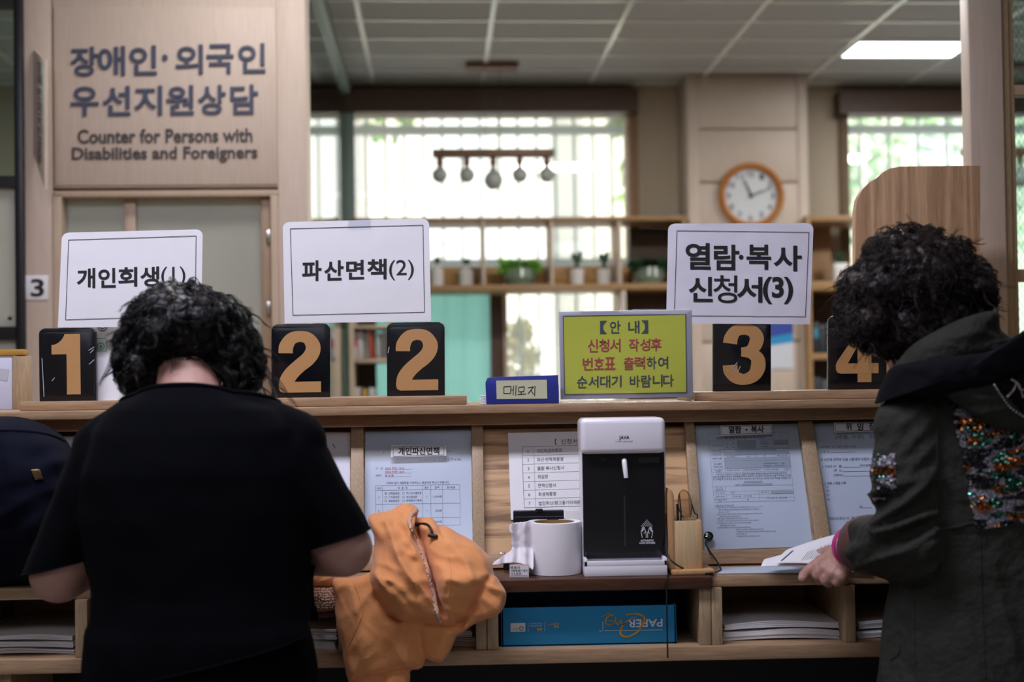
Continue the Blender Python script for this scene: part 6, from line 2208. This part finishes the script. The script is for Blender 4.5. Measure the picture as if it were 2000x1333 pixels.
# the hand on the papers
K = [at(1603, 1098, 2.235), at(1612, 1112, 2.215), at(1626, 1121, 2.20), at(1643, 1126, 2.19)]
for i, k_ in enumerate(K):
    m.cap(wrB.lerp(k_, .1) + V((0, 0, -.004 * i)), .0175, k_, .0118)
m.cap(wrB.lerp(K[0], .55), .016, wrB.lerp(K[3], .65), .015)
m.cap(K[0], .0108, at(1581, 1113, 2.238), .0098).cap(at(1581, 1113, 2.238), .0098, at(1570, 1124, 2.228), .0092).cap(at(1570, 1124, 2.228), .0092, at(1567, 1131, 2.215), .0080)
m.cap(K[1], .0105, at(1597, 1126, 2.228), .0095).cap(at(1597, 1126, 2.228), .0094, at(1600, 1135, 2.25), .0088).cap(at(1600, 1135, 2.25), .0086, at(1614, 1134, 2.262), .0078)
m.cap(K[2], .0103, at(1612, 1135, 2.21), .0092).cap(at(1612, 1135, 2.21), .0092, at(1618, 1140, 2.235), .0085).cap(at(1618, 1140, 2.235), .0085, at(1630, 1136, 2.25), .0076)
m.cap(K[3], .0095, at(1634, 1138, 2.195), .0085).cap(at(1634, 1138, 2.195), .0085, at(1640, 1139, 2.22), .0078).cap(at(1640, 1139, 2.22), .0078, at(1650, 1135, 2.235), .007)
m.cap(wrB.lerp(K[0], .25) + V((0, .012, .004)), .0150, at(1618, 1078, 2.275), .0115).cap(at(1618, 1078, 2.275), .0112, at(1596, 1086, 2.285), .0098).cap(at(1596, 1086, 2.285), .0098, at(1580, 1094, 2.29), .008)
me = remesh(m.mesh(), .0028, 4)
TB = [(wrB.lerp(k_, .35), k_) for k_ in K]
def veins(c, nn):
    o = 0
    if c.x < wrB.x + .01 and nn.z > .1 and abs(c.x - K[1].x) < .09:
        for a, b in TB:
            ab = b - a; t_ = max(0, min(1, (c - a).dot(ab) / ab.length_squared)); d = (c - (a + ab * t_)).length
            o += .0009 * math.exp(-((d - .0165) / .003) ** 2)
        o += .0006 * noise.noise(c * 220)
    return o
displace(me, veins)
link_mesh('body', me, SKIN, pb, 180)

# trousers and shoes below the coat
m = MB()
for sx in (-1, 1):
    hp = at(1932 + sx * 85, 1420, yb); m.cap(hp, .10, V((hp.x, yb + .02, .45)), .078).cap(V((hp.x, yb + .02, .45)), .078, V((hp.x, yb - .005, .10)), .066)
link_mesh('trousers', remesh(m.mesh(), .010, 4), BLACKC, pb, 180)
for sx in (-1, 1):
    hp = at(1932 + sx * 85, 1420, yb)
    m = MB(); m.cap(V((hp.x, yb - .035, .044)), .042, V((hp.x, yb + .15, .036)), .036).box(V((hp.x - .045, yb - .075, 0)), V((hp.x + .045, yb + .19, .018)), .006)
    link_mesh('shoe', remesh(m.mesh(), .006, 5), SHOE, pb, 180)

# coat
m = MB()
m.loft([ring_(1875, 715, 95, .085, yb), ring_(1890, 750, 150, .10, yb), ring_(1905, 790, 182, .115, yb), ring_(1915, 870, 196, .128, yb), ring_(1920, 960, 196, .132, yb), ring_(1925, 1040, 188, .130, yb), ring_(1930, 1120, 184, .13, yb), ring_(1935, 1200, 198, .138, yb), ring_(1940, 1290, 212, .146, yb), ring_(1942, 1400, 224, .155, yb), ring_(1945, 1640, 236, .165, yb)], 56, 2.2)
cu = at(1668, 1066, 2.175)
el = at(1784, 1058, 1.985)
m.cap(at(1788, 845, 2.0), .060, at(1772, 960, 1.985), .056).cap(at(1772, 960, 1.985), .056, el, .060).cap(el, .060, at(1725, 1064, 2.08), .055).cap(at(1725, 1064, 2.08), .055, cu, .046)
m.cap(at(1840, 790, 2.02), .055, at(1780, 838, 2.0), .058)
m.cap(at(2062, 845, 2.03), .060, er, .058).cap(er, .056, wr2.lerp(er, .25), .045)
me = remesh(m.mesh(), .005, 6)
def coat_fold(c, nn):
    px = (c - CAM); q = F / px.dot(fwd); x, y = 1000 + px.dot(rgt) * q, CY - px.dot(upv) * q
    f = .002 * noise.noise(c * 18)
    if x < 1828 and y < 1135:       # sleeve: creases round the elbow
        w = math.exp(-((y - 1030) / 90) ** 2)
        f += .026 * w * (fold_noise(x, y, -.45, .006, .026, 6, 2.8) - .5) + .006 * (fold_noise(x, y, -.9, .012, .03, 9) - .5)
    elif y > 1035:
        f += .008 * (fold_noise(x, y, 1.45, .004, .016, 3, 1.6) - .5) * min(1, (y - 1035) / 80)
    else:
        f += .006 * (fold_noise(x, y, .7, .006, .02, 5, 2.4) - .5)
    return f
displace(me, coat_fold)
cd = (cu - at(1725, 1064, 2.08)).normalized()
cut_where(me, cu - cd * .078, cd, lambda c: c.x < at(1745, 1064, 2.1).x and c.z > at(1700, 1140, 2.1).z and c.y > 2.03)
cut_where(me, V((0, 0, .62)), V((0, 0, -1)), lambda c: c.z < .75)
cut_where(me, at(1875, 722, yb), V((-.1, .2, 1)), lambda c: c.z > at(1875, 745, yb).z)
CB = BVHTree.FromPolygons([v.co for v in me.vertices], [p.vertices for p in me.polygons])
coat = link_mesh('coat', me, OLIVE, pb, 180)
md = coat.modifiers.new('thick', 'SOLIDIFY'); md.thickness = .003; md.offset = -1
# cuff of brown lining
c2 = cu + cd * .016
m = MB(); m.lathe(cu - cd * .090, [(.046, 0), (.050, .014), (.0515, .034), (.050, .054), (.046, .068), (.041, .071), (.039, .06), (.042, 0)], 44, cd, close=True)
me = m.mesh(); displace(me, lambda c, nn: .003 * noise.noise(c * 45)); link_mesh('cuff', me, BROWNC, coat, 60)
# wrist band
m = MB(); wd = (wrB - cu).normalized(); tl = (wd + V((.0, .0, .35))).normalized(); m.lathe(cu + (wrB - cu) * .15 - tl * .010, [(.0340, 0), (.0358, .002), (.0355, .018), (.0335, .020), (.031, .010)], 40, tl, close=True)
m.build('wrist_band', PINK, pb, 60)
def cseam(name, pts, r=.0013, mt=None, n=40):
    P = spline([V((x, y, 0)) for x, y in pts], n); m = MB(); m.tube([onto(CB, q.x, q.y, .0) for q in P], r, 6); return m.build(name, mt or OLIVE, coat, 60)
cseam('seam', [(1826, 782), (1830, 860), (1832, 950), (1828, 1034)], .0016); cseam('hem', [(1828, 1035), (1865, 1030), (1900, 1022)], .003); cseam('hem', [(1905, 1038), (1950, 1030), (2000, 1024), (2080, 1014)], .0022)
cseam('seam', [(1752, 1140), (1748, 1210), (1758, 1270), (1740, 1290)], .0018); cseam('seam', [(1788, 1130), (1786, 1230), (1790, 1330)], .0012); cseam('seam', [(1915, 1050), (1918, 1180), (1925, 1330)], .0012)

# sequins on the back panel and the sleeve patch
SQ = [mat('silver_sequin', '77747f', .45, metal=.5, var=.1), mat('copper_sequin', '9a5f3a', .16, metal=1, var=.15), mat('green_sequin', '3c6a5c', .16, metal=1, var=.15), mat('black_sequin', '0d0d12', .3, metal=.3)]
def inside(poly, x, y):
    c = False
    for (x0, y0), (x1, y1) in zip(poly, poly[1:] + poly[:1]):
        if (y0 > y) != (y1 > y) and x < (x1 - x0) * (y - y0) / (y1 - y0) + x0: c = not c
    return c
def sequins(name, poly, seed):
    rnd = random.Random(seed); m = MB()
    xs = [p[0] for p in poly]; ys = [p[1] for p in poly]
    y = min(ys); r_ = 0
    vs, fs, mi = [], [], []
    while y < max(ys):
        x = min(xs) + (r_ % 2) * 2.1
        while x < max(xs):
            X, Y = x + rnd.uniform(-.6, .6), y + rnd.uniform(-.6, .6)
            if inside(poly, X, Y):
                h = CB.ray_cast(CAM, ray(X, Y))
                if h[0]:
                    v1 = noise.noise(V((X * .016, Y * .045, seed))); v2 = noise.noise(V((X * .03 + 50, Y * .075, seed)))
                    a = 3 if v1 < -.10 else (0 if v1 < .14 else (1 if v2 > .0 else 2))
                    if v1 >= -.10 and v2 > .33: a = 1
                    if v1 >= -.10 and v2 < -.36: a = 2
                    nn = (h[1] if h[1].y < 0 else -h[1]) + V((rnd.gauss(0, .4), rnd.gauss(0, .1), rnd.gauss(0, .4)))
                    ux, uy = frame_from(nn); c = h[0] + nn.normalized() * .0018; R = .0021; k = len(vs)
                    vs += [c + (ux * math.cos(t) + uy * math.sin(t)) * R for t in (math.pi / 4 * j for j in range(8))]
                    fs.append(tuple(range(k, k + 8))); mi.append(a)
            x += 3.5
        y += 3.0; r_ += 1
    me = bpy.data.meshes.new(name); me.from_pydata([tuple(v) for v in vs], [], fs)
    o = link_mesh(name, me, SQ, coat); me.polygons.foreach_set('material_index', mi); o['kind'] = 'stuff'
    o['label'] = 'camouflage patterned sequins in silver, copper, green and black'
sequins('sequin_panel', [(1853, 779), (1908, 793), (1952, 818), (2000, 842), (2090, 850), (2090, 1012), (2000, 1023), (1906, 1036), (1900, 996), (1875, 864)], 3)
sequins('sequin_patch', [(1700, 890), (1748, 886), (1750, 963), (1700, 992)], 8)

# hood, its dark band, and the collar
def yh(off): return lambda x, y: 1.925 + off + .105 * ((x - 1925) / 215) ** 2
def olivefold(x, y): return .006 * (fold_noise(x, y, .35, .012, .03, 4) - .4)
polar([(1745, 722), (1758, 700), (1785, 672), (1830, 645), (1880, 622), (1930, 608), (1950, 613), (1956, 645), (1985, 660), (2030, 655), (2040, 690), (1940, 705), (1850, 725), (1775, 740)], lambda x, y: 1.985 + .05 * ((x - 1900) / 180) ** 2, .035, olivefold, N=140, rings=20, centre=(1880, 680), back=.05).build('collar', OLIVE, coat, 180)
polar([(1845, 762), (1940, 740), (2050, 705), (2110, 740), (2080, 850), (1990, 847), (1950, 839), (1915, 822), (1876, 795)], yh(-.012), .025, olivefold, N=120, rings=18, back=.03).build('hood', OLIVE, coat, 180)
polar([(1711, 790), (1714, 770), (1725, 742), (1742, 718), (1785, 707), (1830, 700), (1890, 693), (1940, 684), (2000, 646), (2080, 610), (2120, 650), (2060, 708), (2000, 727), (1946, 748), (1862, 769), (1800, 772), (1746, 774)], yh(-.018), .03, lambda x, y: .004 * noise.noise(V((x * .04, y * .04, 2))), N=160, rings=18, centre=(1880, 731), back=.03).build('hood_band', BLACKV, coat, 180)
polar([(1941, 748), (1990, 730), (2060, 712), (2075, 780), (2050, 826), (2000, 814), (1972, 796), (1952, 770)], yh(-.028), .018, lambda x, y: .002 * noise.noise(V((x * .08, y * .08, 2))), N=80, rings=12, back=.02).build('dark_patch', BLACKV, coat, 180)
m = MB()
for path_ in ([(1942, 752), (1955, 772), (1974, 797), (2000, 815)], [(1968, 775), (1980, 762), (1986, 748), (1992, 760), (2004, 762)], [(1976, 742), (1990, 752), (1998, 776)]):
    for q in spline([V((x, y, 0)) for x, y in path_], 16):
        p_ = at(q.x, q.y, yh(-.048)(q.x, q.y)); m.ell(p_, (.0014, .0014, .0014), u=8, v=6)
m.build('bead_trim', STEEL, coat, 60)['kind'] = 'stuff'

# hair and glasses
HAIR2 = hairmat('dark_brown_hair', '1c1414', .45)
hm = hair_mesh([(1786, 556, 2.13, 112, 96, .115), (1772, 490, 2.14, 72, 40, .08), (1700, 580, 2.13, 58, 66, .07), (1668, 606, 2.13, 30, 40, .04), (1780, 640, 2.10, 72, 48, .07), (1880, 560, 2.10, 48, 56, .07), (1914, 582, 2.08, 26, 26, .035), (1845, 505, 2.13, 42, 34, .06), (1722, 650, 2.11, 44, 34, .06), (1694, 632, 2.08, 40, 36, .06), (1750, 668, 2.08, 34, 26, .04), (1840, 620, 2.07, 50, 40, .05)], 7, .010)
hobj = link_mesh('hair', hm, HAIR2, pb, 180)
hm_w = hm.copy(); hm_w.transform(Matrix.Translation(origin_of(pb)))
strands('loose_curls', hm_w, hobj, HAIR2, 9000, .06, .0055, .00027, 9, at(1800, 500, 2.09), (-.1, 0, -.6), lambda c, nn: nn.y < .6, lift=.008, clump=6, wild=.22)
g0 = fc + lup * .012 + look * .012
m = MB()
for sx in (-1, 1):
    c = g0 + lsd * sx * .033
    m.tube([c + (lsd * math.cos(a) * .026 + lup * math.sin(a) * .02) for a in (6.2832 * i / 28 for i in range(29))], .0013, 8, False)
    m.tube([c + lsd * sx * .026, hd + lsd * sx * .08 - lup * .002 + look * .01], .0014, 8)
m.tube([g0 - lsd * .008, g0 + lsd * .008], .0013, 8)
m.build('glasses', STEEL, pb, 60)

# the papers in the hand
t = thing('held_papers', 'white printed papers held over the worktop by the hand in the brown cuff', 'papers', at(1560, 1100, 2.27))
hp_me = None
for si, (cs, lift_) in enumerate((([(1486, 1107, 2.235), (1500, 1093, 2.29), (1660, 1048, 2.335), (1650, 1112, 2.25)], 0), ([(1516, 1104, 2.235), (1546, 1074, 2.33), (1690, 1036, 2.35), (1650, 1110, 2.25)], .003))):
    m = MB(); bm = m.bm; NX, NY = 24, 16
    A_, B2, C2, D2 = [at(*q) for q in cs]
    g = []
    for j in range(NY + 1):
        r_ = []
        for i in range(NX + 1):
            u, v = i / NX, j / NY
            p_ = (A_ * (1 - u) + D2 * u) * (1 - v) + (B2 * (1 - u) + C2 * u) * v
            p_.z += lift_ + .006 * math.sin(v * math.pi) * (1 - u) + .004 * math.sin(u * 3.1) - .004 * u * (1 - v)
            r_.append(bm.verts.new(p_))
        g.append(r_)
    for j in range(NY):
        for i in range(NX): bm.faces.new((g[j][i], g[j][i + 1], g[j + 1][i + 1], g[j + 1][i]))
    me = m.mesh()
    if si: hp_me = BVHTree.FromPolygons([v.co for v in me.vertices], [p.vertices for p in me.polygons])
    o = link_mesh('sheet', me, PAPER, t, 180); md = o.modifiers.new('thick', 'SOLIDIFY'); md.thickness = .0006
vs, fs = [], []
def stroke(x0, y0, x1, y1, w, n=8):
    for i in range(n):
        k0 = len(vs); ok = True; q4 = []
        for (t_, s_) in ((i / n, -w), (i / n, w), ((i + 1) / n, w), ((i + 1) / n, -w)):
            h = hp_me.ray_cast(CAM, ray(x0 + (x1 - x0) * t_ + s_, y0 + (y1 - y0) * t_))
            if not h[0]: ok = False; break
            q4.append(h[0] - ray(x0, y0) * .0009)
        if ok: vs.extend(q4); fs.append((k0, k0 + 1, k0 + 2, k0 + 3))
stroke(1526, 1096, 1549, 1076, 1.7)
for i in range(7): stroke(1566 + i * 5, 1095 - i * .6, 1580 + i * 6, 1077 - i * 1.6, .35)
for i in range(4): stroke(1596 + i * 7, 1080 - i * 2, 1606 + i * 7, 1066 - i * 2, .3)
me = bpy.data.meshes.new('p'); me.from_pydata([tuple(v) for v in vs], [], fs); link_mesh('printing', me, mat('navy_print', '3c3f58', .7), t)
